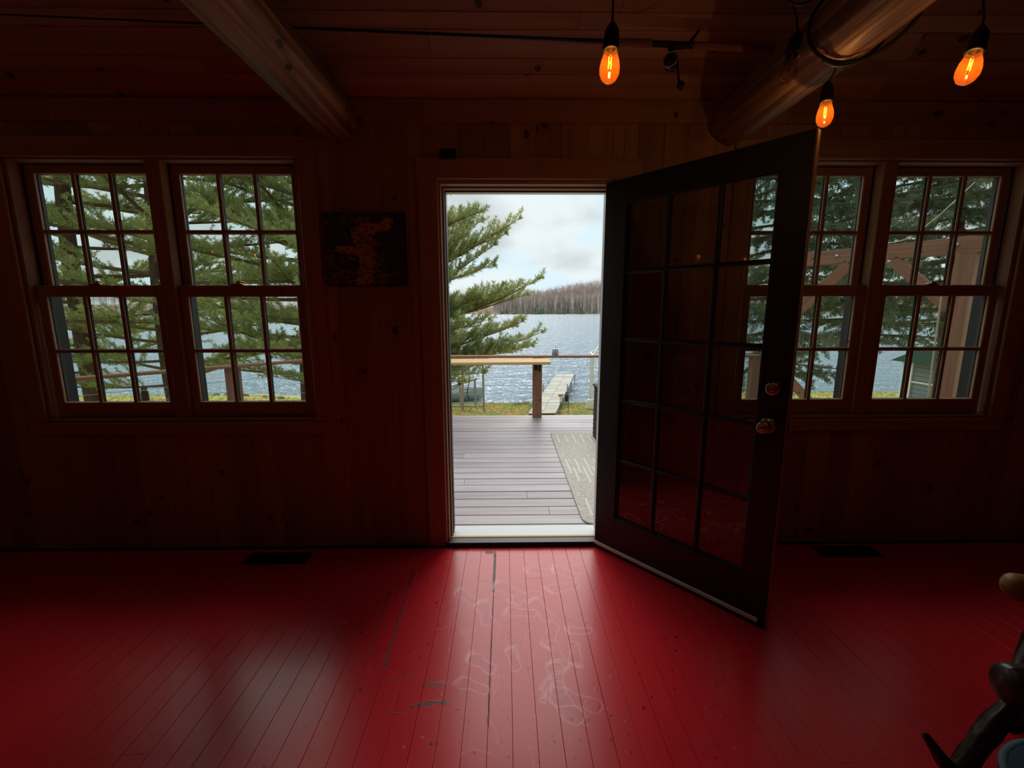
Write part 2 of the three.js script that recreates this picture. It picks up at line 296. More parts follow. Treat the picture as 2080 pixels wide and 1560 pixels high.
{ // sloping plank ceiling
  const c = structure('ceiling', 'sloping ceiling of horizontal knotty pine boards');
  reseed(400); const widths = [0.132, 0.074, 0.122, 0.070]; const Ls = RZ / 2 / Math.cos(SLOPE);
  for (const side of [0, 1]) {
    let t = 0.0, i = 0;
    while (t < Ls - 0.005) {
      const w = side || t > 1.4 ? 0.19 : widths[i % 4], t1 = Math.min(t + w, Ls); let x = -RX;
      while (x < RX - 0.01) {
        let x1 = Math.min(x + rr(1.6, 3.4), RX); if (side || t > 1.4) x1 = RX; if (RX - x1 < 0.5) x1 = RX;
        const g = plankGeo(t1 - t - 0.001, 0.018, x1 - x - 0.002, 0.003); // w -> along slope
        const m = new THREE.Matrix4(), yv = new THREE.Vector3(1, 0, 0), dir = side ? -1 : 1;
        const xv = new THREE.Vector3(0, Math.sin(SLOPE), Math.cos(SLOPE) * dir), zv = xv.clone().cross(yv); if (zv.y > 0) { zv.multiplyScalar(-1); yv.multiplyScalar(-1); }
        const tm = (t + t1) / 2, z = side ? RZ - tm * Math.cos(SLOPE) : tm * Math.cos(SLOPE), y = EAVE + tm * Math.sin(SLOPE);
        m.makeBasis(xv, yv, zv).setPosition((x + x1) / 2 - zv.x * 0.009, y - zv.y * 0.009, z - zv.z * 0.009); g.applyMatrix4(m);
        mesh(c, 'ceiling_board', g, M.wall[Math.floor(rnd() * 4)]); x = x1;
      }
      t = t1; i++;
    }
    const a = side ? RZ + 0.4 : -0.4, ya = EAVE - 0.4 * TH, o = 0.022, n = 0.16; // roof above
    const sh = new THREE.Shape([new THREE.Vector2(a, ya + o), new THREE.Vector2(RZ / 2, RIDGE + o), new THREE.Vector2(RZ / 2, RIDGE + o + n), new THREE.Vector2(a, ya + o + n)]);
    const g = new THREE.ExtrudeGeometry(sh, { depth: 2 * RX + 0.8, bevelEnabled: false }); g.rotateY(-Math.PI / 2); g.translate(RX + 0.4, 0, 0); mesh(c, 'roof_slab', g, M.core);
  }
}
for (const s of [-1, 1]) {
  const w = structure(s < 0 ? 'wall_left' : 'wall_right', s < 0 ? 'pine board side wall away from the open door' : 'pine board side wall beyond the open door');
  reseed(500 + s);
  const sh = new THREE.Shape([[-WT, -0.3], [RZ + WT, -0.3], [RZ + WT, EAVE], [RZ / 2, RIDGE], [-WT, EAVE]].map(p => new THREE.Vector2(p[0], p[1])));
  const g = new THREE.ExtrudeGeometry(sh, { depth: WT, bevelEnabled: false }); g.rotateY(-Math.PI / 2); g.translate(s < 0 ? -RX - 0.0185 : RX + WT + 0.0185, 0, 0); mesh(w, 'wall_core', g, M.core);
  for (let z = 0; z < RZ - 0.02; z += 0.138) { const z1 = Math.min(z + 0.138, RZ), zm = Math.min(z, RZ - z1), top = EAVE + TH * Math.max(0, zm) - 0.02; bar(w, 'board', M.wall[Math.floor(rnd() * 4)], s < 0 ? -RX - 0.018 : RX, s < 0 ? -RX : RX + 0.018, 0, top, z, z1, 'y', 0.0035); }
}
{
  const w = structure('wall_back', 'pine board wall across the room from the doorway'); reseed(555);
  bar(w, 'wall_core', M.core, -RX - WT, RX + WT, -0.3, EAVE, RZ + 0.0185, RZ + WT, 'y', 0.0005);
  for (let x = -RX; x < RX - 0.02; x += 0.138) bar(w, 'board', M.wall[Math.floor(rnd() * 4)], x, Math.min(x + 0.138, RX), 0, EAVE, RZ, RZ + 0.018, 'y', 0.0035);
}

// ---------------------------------------------------------------- windows (twin double-hung, six over six)
function twinWindow(n, label, H, units) {
  const w = structure('window_' + n, label); reseed(600 + n);
  const [x0, x1, y0, y1] = H, mid = (units[0][1] + units[1][0]) / 2;
  bar(w, 'casing', M.trim, x0 - 0.09, x0 + 0.005, y0, y1, 0.0005, 0.021, 'y', 0.004); bar(w, 'casing', M.trim, x1 - 0.005, x1 + 0.09, y0, y1, 0.0005, 0.021, 'y', 0.004);
  bar(w, 'head_casing', M.trim, x0 - 0.095, x1 + 0.092, y1 - 0.001, y1 + 0.102, 0.0005, 0.023, 'x', 0.006); bar(w, 'apron', M.trim, x0 - 0.092, x1 + 0.09, y0 - 0.079, y0 - 0.001, 0.0005, 0.023, 'x', 0.008);
  bar(w, 'jamb', M.trim, x0, x0 + 0.026, y0 + 0.026, y1 - 0.012, -0.068, 0, 'y'); bar(w, 'jamb', M.trim, x1 - 0.026, x1, y0 + 0.026, y1 - 0.012, -0.068, 0, 'y');
  bar(w, 'head_jamb', M.trim, x0, x1, y1 - 0.012, y1, -0.068, 0, 'x'); bar(w, 'sill', M.trim, x0, x1, y0, y0 + 0.018, -0.068, 0.012, 'x', 0.005);
  bar(w, 'track', M.clad, x0, x0 + 0.03, y0 + 0.02, y1 - 0.014, -WT - 0.02, -0.0685, 'y'); bar(w, 'track', M.clad, x1 - 0.03, x1, y0 + 0.02, y1 - 0.014, -WT - 0.02, -0.0685, 'y');
  bar(w, 'outer_head', M.clad, x0, x1, y1 - 0.013, y1, -WT - 0.02, -0.0685, 'x'); bar(w, 'outer_sill', M.clad, x0, x1, y0, y0 + 0.02, -WT - 0.03, -0.0685, 'x');
  const ma = units[0][1] + 0.05, mb = units[1][0] - 0.05;
  bar(w, 'mullion', M.trim, ma, mb, y0 + 0.018, y1 - 0.012, -0.068, -0.004, 'y', 0.004); bar(w, 'mullion_cover', M.clad, ma, mb, y0 + 0.02, y1 - 0.014, -WT - 0.02, -0.0685, 'y');
  for (const [g0, g1] of units) for (const lower of [true, false]) {
    const s = sub(w, 'sash'), zi = lower ? -0.026 : -0.072, zm = zi - 0.02, zo = zi - 0.036, yb = lower ? 0.908 : 1.578, yt = lower ? 1.513 : 2.176;
    const rb = lower ? 0.82 : 1.516, rt = lower ? 1.577 : y1 - 0.014, a = g0 - 0.049, b = g1 + 0.049;
    for (const [p, q, nm, ax] of [[[a, g0], [rb, rt], 'stile', 'y'], [[g1, b], [rb, rt], 'stile', 'y'], [[g0, g1], [rb, yb], 'rail', 'x'], [[g0, g1], [yt, rt], 'rail', 'x']]) {
      bar(s, nm, M.trim, p[0], p[1], q[0], q[1], zm, zi, ax, 0.004); bar(s, nm + '_cladding', M.clad, p[0], p[1], q[0], q[1], zo, zm - 0.0005, ax, 0.002);
    }
    const gw = g1 - g0, mw = 0.0215, ym = lower ? 1.207 : 1.872, vx = [g0 + gw * 0.337, g0 + gw * 0.667];
    const cols = [[g0, vx[0] - mw / 2], [vx[0] + mw / 2, vx[1] - mw / 2], [vx[1] + mw / 2, g1]];
    for (const x of vx) { bar(s, 'muntin', M.trim, x - mw / 2, x + mw / 2, yb, yt, zm + 0.001, zi - 0.004, 'y', 0.005); bar(s, 'outer_muntin', M.clad, x - mw / 2, x + mw / 2, yb, yt, zo, zm - 0.007, 'y', 0.004); }
    for (const c of cols) { bar(s, 'muntin', M.trim, c[0], c[1], ym - mw / 2, ym + mw / 2, zm + 0.001, zi - 0.004, 'x', 0.005); bar(s, 'outer_muntin', M.clad, c[0], c[1], ym - mw / 2, ym + mw / 2, zo, zm - 0.007, 'x', 0.004); }
    for (const c of cols) for (const r of [[yb, ym - mw / 2], [ym + mw / 2, yt]]) { const g = new THREE.BoxGeometry(c[1] - c[0], r[1] - r[0], 0.004); g.translate((c[0] + c[1]) / 2, (r[0] + r[1]) / 2, zm - 0.003); const p = mesh(s, 'pane', g, M.glass); p.castShadow = false; }
    if (lower) { // bronze sash lock on the meeting rail
      const cx = (g0 + g1) / 2 - 0.03, L = merge([new RoundedBoxGeometry(0.062, 0.009, 0.022, 2, 0.003).translate(cx, rt + 0.005, zm + 0.004), new THREE.CylinderGeometry(0.011, 0.012, 0.012, 14).translate(cx + 0.005, rt + 0.014, zm + 0.004), tubeGeo([[cx + 0.005, rt + 0.017, zm + 0.006], [cx + 0.02, rt + 0.021, zm + 0.016], [cx + 0.04, rt + 0.016, zm + 0.014], [cx + 0.05, rt + 0.009, zm + 0.006]], 0.0035, 12, 6)]);
      mesh(s, 'sash_lock', L, M.brass, 'small brass sash lock');
    }
  }
  shadows(w);
}
twinWindow(1, 'pair of pine double-hung windows with six-over-six panes beside the small painting', holes[0], [[-2.578, -1.97], [-1.79, -1.18]]);
twinWindow(2, 'pair of pine double-hung windows with six-over-six panes partly behind the open door', holes[2], [[1.41, 2.02], [2.2, 2.806]]);

// ---------------------------------------------------------------- doorway and open door
{
  const t = structure('trim_1', 'pine casing, jambs and threshold round the doorway'); reseed(700);
  bar(t, 'casing', M.trim, -0.474, -0.362, 0, 2.128, 0.0005, 0.02, 'y', 0.004); bar(t, 'casing', M.trim, 0.628, 0.735, 0, 2.128, 0.0005, 0.02, 'y', 0.004);
  bar(t, 'head_casing', M.trim, -0.474, 0.735, 2.129, 2.236, 0.0005, 0.02, 'x', 0.004);
  bar(t, 'jamb', M.trim, -0.3745, -0.35, 0.031, 2.108, -WT, -0.0005, 'y', 0.003); bar(t, 'jamb', M.trim, 0.612, 0.6395, 0.031, 2.108, -WT, -0.0005, 'y', 0.003);
  bar(t, 'head_jamb', M.trim, -0.3745, 0.6395, 2.1085, 2.1315, -WT, -0.0005, 'x', 0.003);
  bar(t, 'door_stop', M.trim, -0.35, -0.338, 0.031, 2.096, -0.085, -0.05, 'y', 0.003); bar(t, 'door_stop', M.trim, 0.6, 0.612, 0.031, 2.096, -0.085, -0.05, 'y', 0.003); bar(t, 'door_stop', M.trim, -0.35, 0.612, 2.0965, 2.108, -0.085, -0.05, 'x', 0.003);
  bar(t, 'weatherstrip', M.black, -0.349, -0.333, 0.031, 2.09, -0.105, -0.0855, 'y'); bar(t, 'weatherstrip', M.black, -0.349, 0.611, 2.09, 2.107, -0.105, -0.0855, 'x');
  bar(t, 'storm_frame', M.alu, -0.35, 0.612, 2.094, 2.108, -WT - 0.01, -0.106, 'x'); bar(t, 'storm_frame', M.white, 0.573, 0.612, 0.031, 2.09, -WT - 0.01, -0.106, 'y'); bar(t, 'storm_frame', M.clad, -0.35, -0.335, 0.031, 2.09, -WT - 0.01, -0.106, 'y');
  bar(t, 'threshold', M.doorPaint, -0.374, 0.639, -0.02, 0.028, -0.034, 0.029, 'x', 0.004, 'dark wooden threshold board'); bar(t, 'sill_nosing', M.lumber, -0.374, 0.639, -0.02, 0.0305, -0.058, -0.0345, 'x', 0.003); bar(t, 'sill_plate', M.whitePaint, -0.45, 0.7, -0.1, 0.018, -0.21, -0.0585, 'x', 0.004, 'pale painted outer sill');
}
{ // dark glazed door, hinged on the right jamb and swung into the room; its outer face looks into the room
  const d = structure('door_1', 'dark brown door with fifteen glass panes standing open into the room');
  d.position.set(0.544, 0, 0.025); const ang = Math.atan2(-(0.757 - 0.025), 1.176 - 0.544); d.rotation.y = ang; // local x runs hinge -> latch, local z towards the room's left
  reseed(710); const L = 0.962, H0 = 0.014, H1 = 2.108, T0 = -0.044;
  const cols = [[0.135, 0.356], [0.378, 0.602], [0.624, 0.845]], rows = [[0.232, 0.575], [0.597, 0.928], [0.95, 1.27], [1.292, 1.624], [1.646, 1.985]];
  const gx0 = cols[0][0], gx1 = cols[2][1], gy0 = rows[0][0], gy1 = rows[4][1];
  bar(d, 'stile', M.doorPaint, 0, gx0, H0, H1, T0, 0, 'y', 0.002); bar(d, 'stile', M.doorPaint, gx1, L - 0.003, H0, H1, T0, 0, 'y', 0.002);
  bar(d, 'edge_band', M.doorEdge, L - 0.003, L, H0, H1, T0 + 0.004, -0.004, 'y', 0.001, 'bare wood latch edge');
  bar(d, 'rail', M.doorPaint, gx0, gx1, H0, gy0, T0, 0, 'x', 0.002); bar(d, 'rail', M.doorPaint, gx0, gx1, gy1, H1, T0, 0, 'x', 0.002);
  for (const [a, b] of [[cols[0][1], cols[1][0]], [cols[1][1], cols[2][0]]]) bar(d, 'muntin', M.doorPaint, a, b, gy0, gy1, T0 + 0.01, -0.006, 'y', 0.006);
  for (const c of cols) for (let i = 0; i < 4; i++) bar(d, 'muntin', M.doorPaint, c[0], c[1], rows[i][1], rows[i + 1][0], T0 + 0.01, -0.006, 'x', 0.006);
  for (const [a, b, y0, y1, ax] of [[gx0, gx0 + 0.008, gy0, gy1, 'y'], [gx1 - 0.008, gx1, gy0, gy1, 'y'], [gx0 + 0.008, gx1 - 0.008, gy0, gy0 + 0.008, 'x'], [gx0 + 0.008, gx1 - 0.008, gy1 - 0.008, gy1, 'x']]) bar(d, 'glazing_bead', M.doorPaint, a, b, y0, y1, -0.02, -0.008, ax, 0.004);
  for (const c of cols) for (const r of rows) { const g = new THREE.BoxGeometry(c[1] - c[0], r[1] - r[0], 0.005); g.translate((c[0] + c[1]) / 2, (r[0] + r[1]) / 2, T0 / 2); mesh(d, 'pane', g, M.doorGlass); }
  bar(d, 'door_sweep', M.white, 0.004, 0.93, 0.022, 0.042, 0.0005, 0.009, 'x', 0.002, 'white strip along the door bottom'); bar(d, 'rubber_seal', M.black, 0.004, 0.955, 0.003, 0.014, T0 + 0.008, 0.002, 'x', 0.002);
  const lathe = (pts, x, y) => { const g = new THREE.LatheGeometry(pts.map(p => new THREE.Vector2(p[0], p[1])), 36); g.rotateX(Math.PI / 2); g.translate(x, y, 0); return g; };
  const bolt = mesh(d, 'deadbolt', lathe([[0, 0.026], [0.012, 0.026], [0.0135, 0.022], [0.0145, 0.022], [0.016, 0.024], [0.024, 0.023], [0.028, 0.018], [0.029, 0.01], [0.033, 0.006], [0.034, 0.0005]], 0.902, 1.108), M.nickel, 'round metal deadbolt');
  mesh(bolt, 'keyhole', new THREE.BoxGeometry(0.003, 0.011, 0.002).translate(0.902, 1.108, 0.0265), M.black);
  const knob = mesh(d, 'door_knob', lathe([[0, 0.068], [0.010, 0.068], [0.012, 0.064], [0.016, 0.064], [0.0185, 0.066], [0.024, 0.063], [0.028, 0.055], [0.029, 0.046], [0.025, 0.036], [0.016, 0.028], [0.013, 0.016], [0.018, 0.011], [0.031, 0.008], [0.034, 0.0005]], 0.893, 0.945), M.nickel, 'round metal door knob');
  mesh(knob, 'keyhole', new THREE.BoxGeometry(0.003, 0.01, 0.002).translate(0.893, 0.945, 0.0685), M.black);
  const inner = [[0.034, -0.0005], [0.031, -0.008], [0.018, -0.011], [0.013, -0.02], [0.018, -0.03], [0.028, -0.042], [0.027, -0.056], [0.018, -0.064], [0, -0.066]];
  const kn2 = lathe(inner, 0.893, 0.945); kn2.translate(0, 0, T0); mesh(d, 'door_knob', kn2, M.nickel);
  for (const y of [0.28, 1.06, 1.84]) mesh(d, 'hinge', new THREE.CylinderGeometry(0.006, 0.006, 0.1, 10).translate(-0.004, y, T0 - 0.002), M.nickel);
  bar(d, 'latch_plate', M.nickel, L, L + 0.0012, 0.915, 0.975, T0 + 0.01, -0.01, 'y', 0.0003);
}

// ---------------------------------------------------------------- log tie beams
function logBeam(label, cx, cy, r, s) {
  const t = thing('log_beam', label, 'beam'); reseed(s);
  const nz = 150, na = 40, pos = [], uv = [], idx = [], z1 = RZ - 0.01;
  const knots = []; for (let i = 0; i < 16; i++) knots.push([rr(0.1, 5.8), rr(0, 6.28), rr(0.03, 0.05), rr(0.006, 0.016)]);
  const flats = [[2.6, 0.10], [4.9, 0.07], [0.4, 0.06]];
  for (let j = 0; j <= nz; j++) for (let i = 0; i <= na; i++) {
    const z = 0.022 + (z1 - 0.022) * Math.pow(j / nz, 1.6), a = i / na * Math.PI * 2; let q = r * (0.97 + 0.02 * z / 6) + 0.014 * fbm(Math.cos(a) * 1.4 + s, Math.sin(a) * 1.4, z * 1.1, 4) + 0.016 * Math.max(0, fbm(Math.cos(a) * 3.4 + s, Math.sin(a) * 3.4, z * 0.45, 3)) + 0.006 * fbm(Math.cos(a) * 9 + s, Math.sin(a) * 9, z * 0.8, 3) + 0.004 * fbm(Math.cos(a) * 7, Math.sin(a) * 7, z * 6 + s, 3);
    for (const [fa, fd] of flats) { const da = Math.atan2(Math.sin(a - fa - 0.15 * Math.sin(z * 1.3 + s)), Math.cos(a - fa - 0.15 * Math.sin(z * 1.3 + s))); if (Math.abs(da) < 0.5) q = Math.min(q, r * (1 - fd * 0.5) / Math.cos(da)); }
    const crack = Math.atan2(Math.sin(a - 5.5 - 0.25 * Math.sin(z * 0.9 + s)), Math.cos(a - 5.5 - 0.25 * Math.sin(z * 0.9 + s))); q -= 0.02 * Math.exp(-Math.pow(crack / 0.05, 2)) * (0.5 + 0.5 * Math.sin(z * 1.7 + s));
    for (const k of knots) { const da = Math.atan2(Math.sin(a - k[1]), Math.cos(a - k[1])) * r, e = ((z - k[0]) ** 2 + da * da) / (k[2] * k[2]); q += k[3] * Math.exp(-e) - k[3] * 1.2 * Math.exp(-e * 9); }
    pos.push(cx + q * Math.cos(a), cy + q * Math.sin(a), z); uv.push(i / na * 0.8, z + s);
  }
  for (let j = 0; j < nz; j++) for (let i = 0; i < na; i++) { const p = j * (na + 1) + i, q = p + na + 1; idx.push(p, p + 1, q, q, p + 1, q + 1); }
  for (const end of [0, nz]) { const c = pos.length / 3; pos.push(cx, cy, end ? z1 : 0.022); uv.push(0.4, 0); for (let i = 0; i < na; i++) { const p = end * (na + 1) + i; end ? idx.push(p, p + 1, c) : idx.push(p + 1, p, c); } }
  const g = new THREE.BufferGeometry(); g.setAttribute('position', new THREE.Float32BufferAttribute(pos, 3)); g.setAttribute('uv', new THREE.Float32BufferAttribute(uv, 2)); g.setIndex(idx); g.computeVertexNormals();
  mesh(t, 'log', g, M.log); return t;
}
logBeam('peeled log tie beam meeting the wall between the painting and the window', -0.875, 2.415, 0.108, 3);
logBeam('peeled log tie beam with a black cord looped round it, above the open door', 1.2, 2.415, 0.113, 8);

// ---------------------------------------------------------------- string lights
const bulbGlassPts = [[0.012, 0], [0.0135, -0.006], [0.0165, -0.018], [0.0205, -0.032], [0.0225, -0.046], [0.0215, -0.058], [0.0165, -0.069], [0.009, -0.0755], [0, -0.0775]];
const litGlass = phy({ color: 0xffb050, transmission: 0.9, thickness: 0, roughness: 0.02, emissive: new THREE.Color(0.88, 0.43, 0.07), emissiveIntensity: 0.62 });
const clearGlass = phy({ color: 0xf4e6d2, transmission: 1, thickness: 0, roughness: 0.02 });
const filamentMat = std({ color: 0x000000, emissive: new THREE.Color(1, 0.62, 0.2), emissiveIntensity: 9 });
const darkFil = std({ color: 0x6a5a40, roughness: 0.6 });
function bulb(top, bottom, cordTop, label, lit, power = BULB_POWER, scale = 1.25) {
  const t = thing('string_light_bulb', label, 'light bulb', GROUP), A = new THREE.Vector3(...top), B = new THREE.Vector3(...bottom);
  const q = new THREE.Quaternion().setFromUnitVectors(new THREE.Vector3(0, -1, 0), B.clone().sub(A).normalize()); t.position.copy(A); const k = new THREE.Group();
  const put = g => { g.scale(scale, scale, scale); g.applyQuaternion(q); return g; };
  const gl = mesh(t, 'bulb_glass', put(new THREE.LatheGeometry(bulbGlassPts.map(p => new THREE.Vector2(p[0], p[1])).reverse(), 28)), lit ? litGlass : clearGlass, lit ? 'glowing amber glass bulb' : 'clear unlit glass bulb');
  mesh(t, 'filament', put(merge([rodGeo([-0.0028, -0.02, 0], [-0.0028, -0.046, 0], 0.0012), rodGeo([0.0028, -0.02, 0], [0.0028, -0.046, 0], 0.0012)])), lit ? filamentMat : darkFil);
  mesh(t, 'filament_stem', put(merge([rodGeo([0, 0.002, 0], [0, -0.016, 0], 0.005, 0.0025), rodGeo([-0.0028, -0.02, 0], [0.0028, -0.016, 0], 0.0006), rodGeo([0, -0.016, 0], [0, -0.056, 0], 0.0007)])), darkFil);
  mesh(t, 'socket', put(new THREE.LatheGeometry([[0, 0.056], [0.006, 0.056], [0.009, 0.05], [0.0155, 0.038], [0.017, 0.024], [0.0165, 0.01], [0.0185, 0.004], [0.0175, -0.006], [0.0125, -0.007]].map(p => new THREE.Vector2(p[0], p[1])), 24)), M.cord, 'black rubber socket');
  const up = new THREE.Vector3(0, 0.054 * scale, 0).applyQuaternion(q), e = new THREE.Vector3(...cordTop).sub(A), mid = up.clone().lerp(e, 0.5); mid.x += 0.004;
  mesh(t, 'cord', tubeGeo([up.toArray(), mid.toArray(), e.toArray()], 0.0032, 10, 6), M.cord);
  if (lit) { const c = new THREE.Vector3(0, -0.032 * scale, 0).applyQuaternion(q).add(A); const l = new THREE.PointLight(new THREE.Color(1, 0.5, 0.14), power); l.position.copy(c); l.castShadow = true; l.shadow.radius = 0.12; l.name = 'bulb_lamp'; scene.add(l); }
  return t;
}
bulb([0.296, 2.154, 1.156], [0.290, 2.066, 1.171], [0.30, 2.66, 1.12], 'glowing amber bulb on a straight black cord, beside the fishing reel', true);
bulb([1.198, 2.204, 0.744], [1.190, 2.120, 0.758], [1.185, 2.30, 0.80], 'glowing amber bulb hanging just above the top corner of the open door', true);
bulb([1.308, 2.146, 1.172], [1.284, 2.073, 1.184], [1.335, 2.285, 1.145], 'glowing amber bulb hanging tilted on the far side of the log from the reel', true);
bulb([0.915, 2.239, 0.977], [0.896, 2.162, 0.990], [0.917, 2.385, 0.955], 'unlit clear glass bulb hanging in front of the log beam', false);
const backBulbs = [[-3.3, 2.2, 3.3], [-3.35, 2.2, 1.55], [-3.35, 2.15, 2.15], [-0.6, 2.25, 4.3]];
for (const [x, y, z] of backBulbs) bulb([x, y, z], [x, y - 0.1, z], [x, y + 0.2, z], 'glowing amber bulb strung across the room, mirrored in the window panes', true, BULB_POWER * 0.7);
{
  const t = thing('string_light_cable', 'black cable of the string lights draped over the log beams', 'cable');
  mesh(t, 'cable', tubeGeo([[0.30, 2.67, 1.12], [0.55, 2.53, 1.06], [0.917, 2.39, 0.955], [1.02, 2.44, 0.91], [1.085, 2.48, 0.86]], 0.005, 40, 6), M.cord);
  const ring = []; for (let i = 0; i <= 26; i++) { const a = -1.5 + i / 26 * 6.6; ring.push([1.2 + 0.124 * Math.cos(a), 2.412 + 0.124 * Math.sin(a), 0.80 + 0.035 * Math.cos(a) + 0.0014 * i]); }
  mesh(t, 'loop', tubeGeo(ring, 0.0065, 70, 7), M.cord);
  mesh(t, 'cable', tubeGeo([[1.12, 2.30, 0.82], [1.16, 2.286, 0.82], [1.20, 2.283, 0.83], [1.27, 2.30, 0.87], [1.335, 2.36, 0.92], [1.345, 2.44, 0.98]], 0.0065, 30, 7), M.cord);
  mesh(t, 'cable', tubeGeo([[1.34, 2.46, 1.02], [1.345, 2.36, 1.08], [1.335, 2.29, 1.145], [1.5, 2.31, 1.2], [1.9, 2.5, 1.4], [2.6, 2.8, 1.8]], 0.005, 40, 6), M.cord);
  const back = backBulbs.map(p => [p[0], p[1] + 0.2, p[2]]).sort((a, b) => a[0] - b[0]); back.unshift([-3.6, 2.45, 1.0]); back.push([3.6, 2.6, 4.0], [-0.875, 2.58, 4.2], [1.2, 2.59, 4.25]); back.sort((a, b) => a[0] - b[0]);
  mesh(t, 'cable', tubeGeo(back, 0.0042, 60, 6), M.cord);
}

// ---------------------------------------------------------------- fishing rod laid over the beams
{
  const t = thing('fishing_rod', 'long black fishing rod with cork grip and reel laid across the log beams', 'fishing rod');
  const P0 = [-1.95, 2.538, 0.625], P1 = [1.16, 2.546, 0.425], at = s => P0.map((v, i) => v + (P1[i] - v) * s), sx = x => (x - P0[0]) / (P1[0] - P0[0]);
  mesh(t, 'blank', rodGeo(at(0), at(sx(0.44)), 0.0028, 0.0075, 10), M.black);
  mesh(t, 'winding', rodGeo(at(sx(0.30)), at(sx(0.44)), 0.0085, 0.0095, 10), M.black);
  mesh(t, 'fore_grip', rodGeo(at(sx(0.462)), at(sx(0.62)), 0.013, 0.016, 14), M.cork, 'brown cork fore grip');
  mesh(t, 'reel_seat', rodGeo(at(sx(0.62)), at(sx(0.80)), 0.0125, 0.0125, 14), M.black);
  mesh(t, 'rear_grip', rodGeo(at(sx(0.80)), at(1), 0.015, 0.0155, 14), M.cork, 'brown cork rear grip');
  for (const x of [-1.6, -0.62, -0.25, 0.1]) { const p = at(sx(x)), g = new THREE.TorusGeometry(0.007, 0.0012, 6, 14); g.rotateY(Math.PI / 2); g.translate(p[0], p[1] - 0.013, p[2]); mesh(t, 'line_guide', g, M.steel); }
  const r = at(sx(0.71)); // spinning reel below the seat
  const reel = mesh(t, 'reel', merge([rodGeo([r[0] - 0.01, r[1] - 0.012, r[2]], [r[0], r[1] - 0.06, r[2] + 0.01], 0.008, 0.011), new THREE.LatheGeometry([[0, -0.03], [0.026, -0.03], [0.028, -0.024], [0.022, -0.02], [0.021, 0.012], [0.027, 0.016], [0.027, 0.02], [0.012, 0.026], [0, 0.027]].map(p => new THREE.Vector2(p[0], p[1])), 26).rotateX(Math.PI / 2).rotateY(-0.5).translate(r[0] - 0.005, r[1] - 0.075, r[2] + 0.012)]), M.black);
  mesh(reel, 'spool_rim', new THREE.TorusGeometry(0.0275, 0.003, 8, 30).rotateY(-0.5).translate(r[0] - 0.016, r[1] - 0.075, r[2] + 0.036), M.steel, 'bright metal spool rim');
  mesh(reel, 'bail_wire', tubeGeo([[r[0] - 0.045, r[1] - 0.075, r[2] + 0.03], [r[0] - 0.04, r[1] - 0.108, r[2] + 0.045], [r[0], r[1] - 0.115, r[2] + 0.04], [r[0] + 0.02, r[1] - 0.085, r[2] + 0.03]], 0.0018, 16, 6), M.steel);
  mesh(reel, 'crank', merge([rodGeo([r[0] + 0.012, r[1] - 0.08, r[2] + 0.035], [r[0] + 0.024, r[1] - 0.165, r[2] + 0.04], 0.006, 0.0045), new THREE.SphereGeometry(0.0165, 14, 10).scale(1, 1.1, 0.8).translate(r[0] + 0.03, r[1] - 0.178, r[2] + 0.045)]), M.black);
  mesh(reel, 'foot_lever', merge([rodGeo([r[0] + 0.0, r[1] - 0.015, r[2] + 0.012], [r[0] + 0.06, r[1] - 0.012, r[2] + 0.016], 0.014, 0.012), rodGeo([r[0] + 0.06, r[1] - 0.012, r[2] + 0.016], [r[0] + 0.105, r[1] + 0.045, r[2] + 0.016], 0.008, 0.005)]), M.black);
}

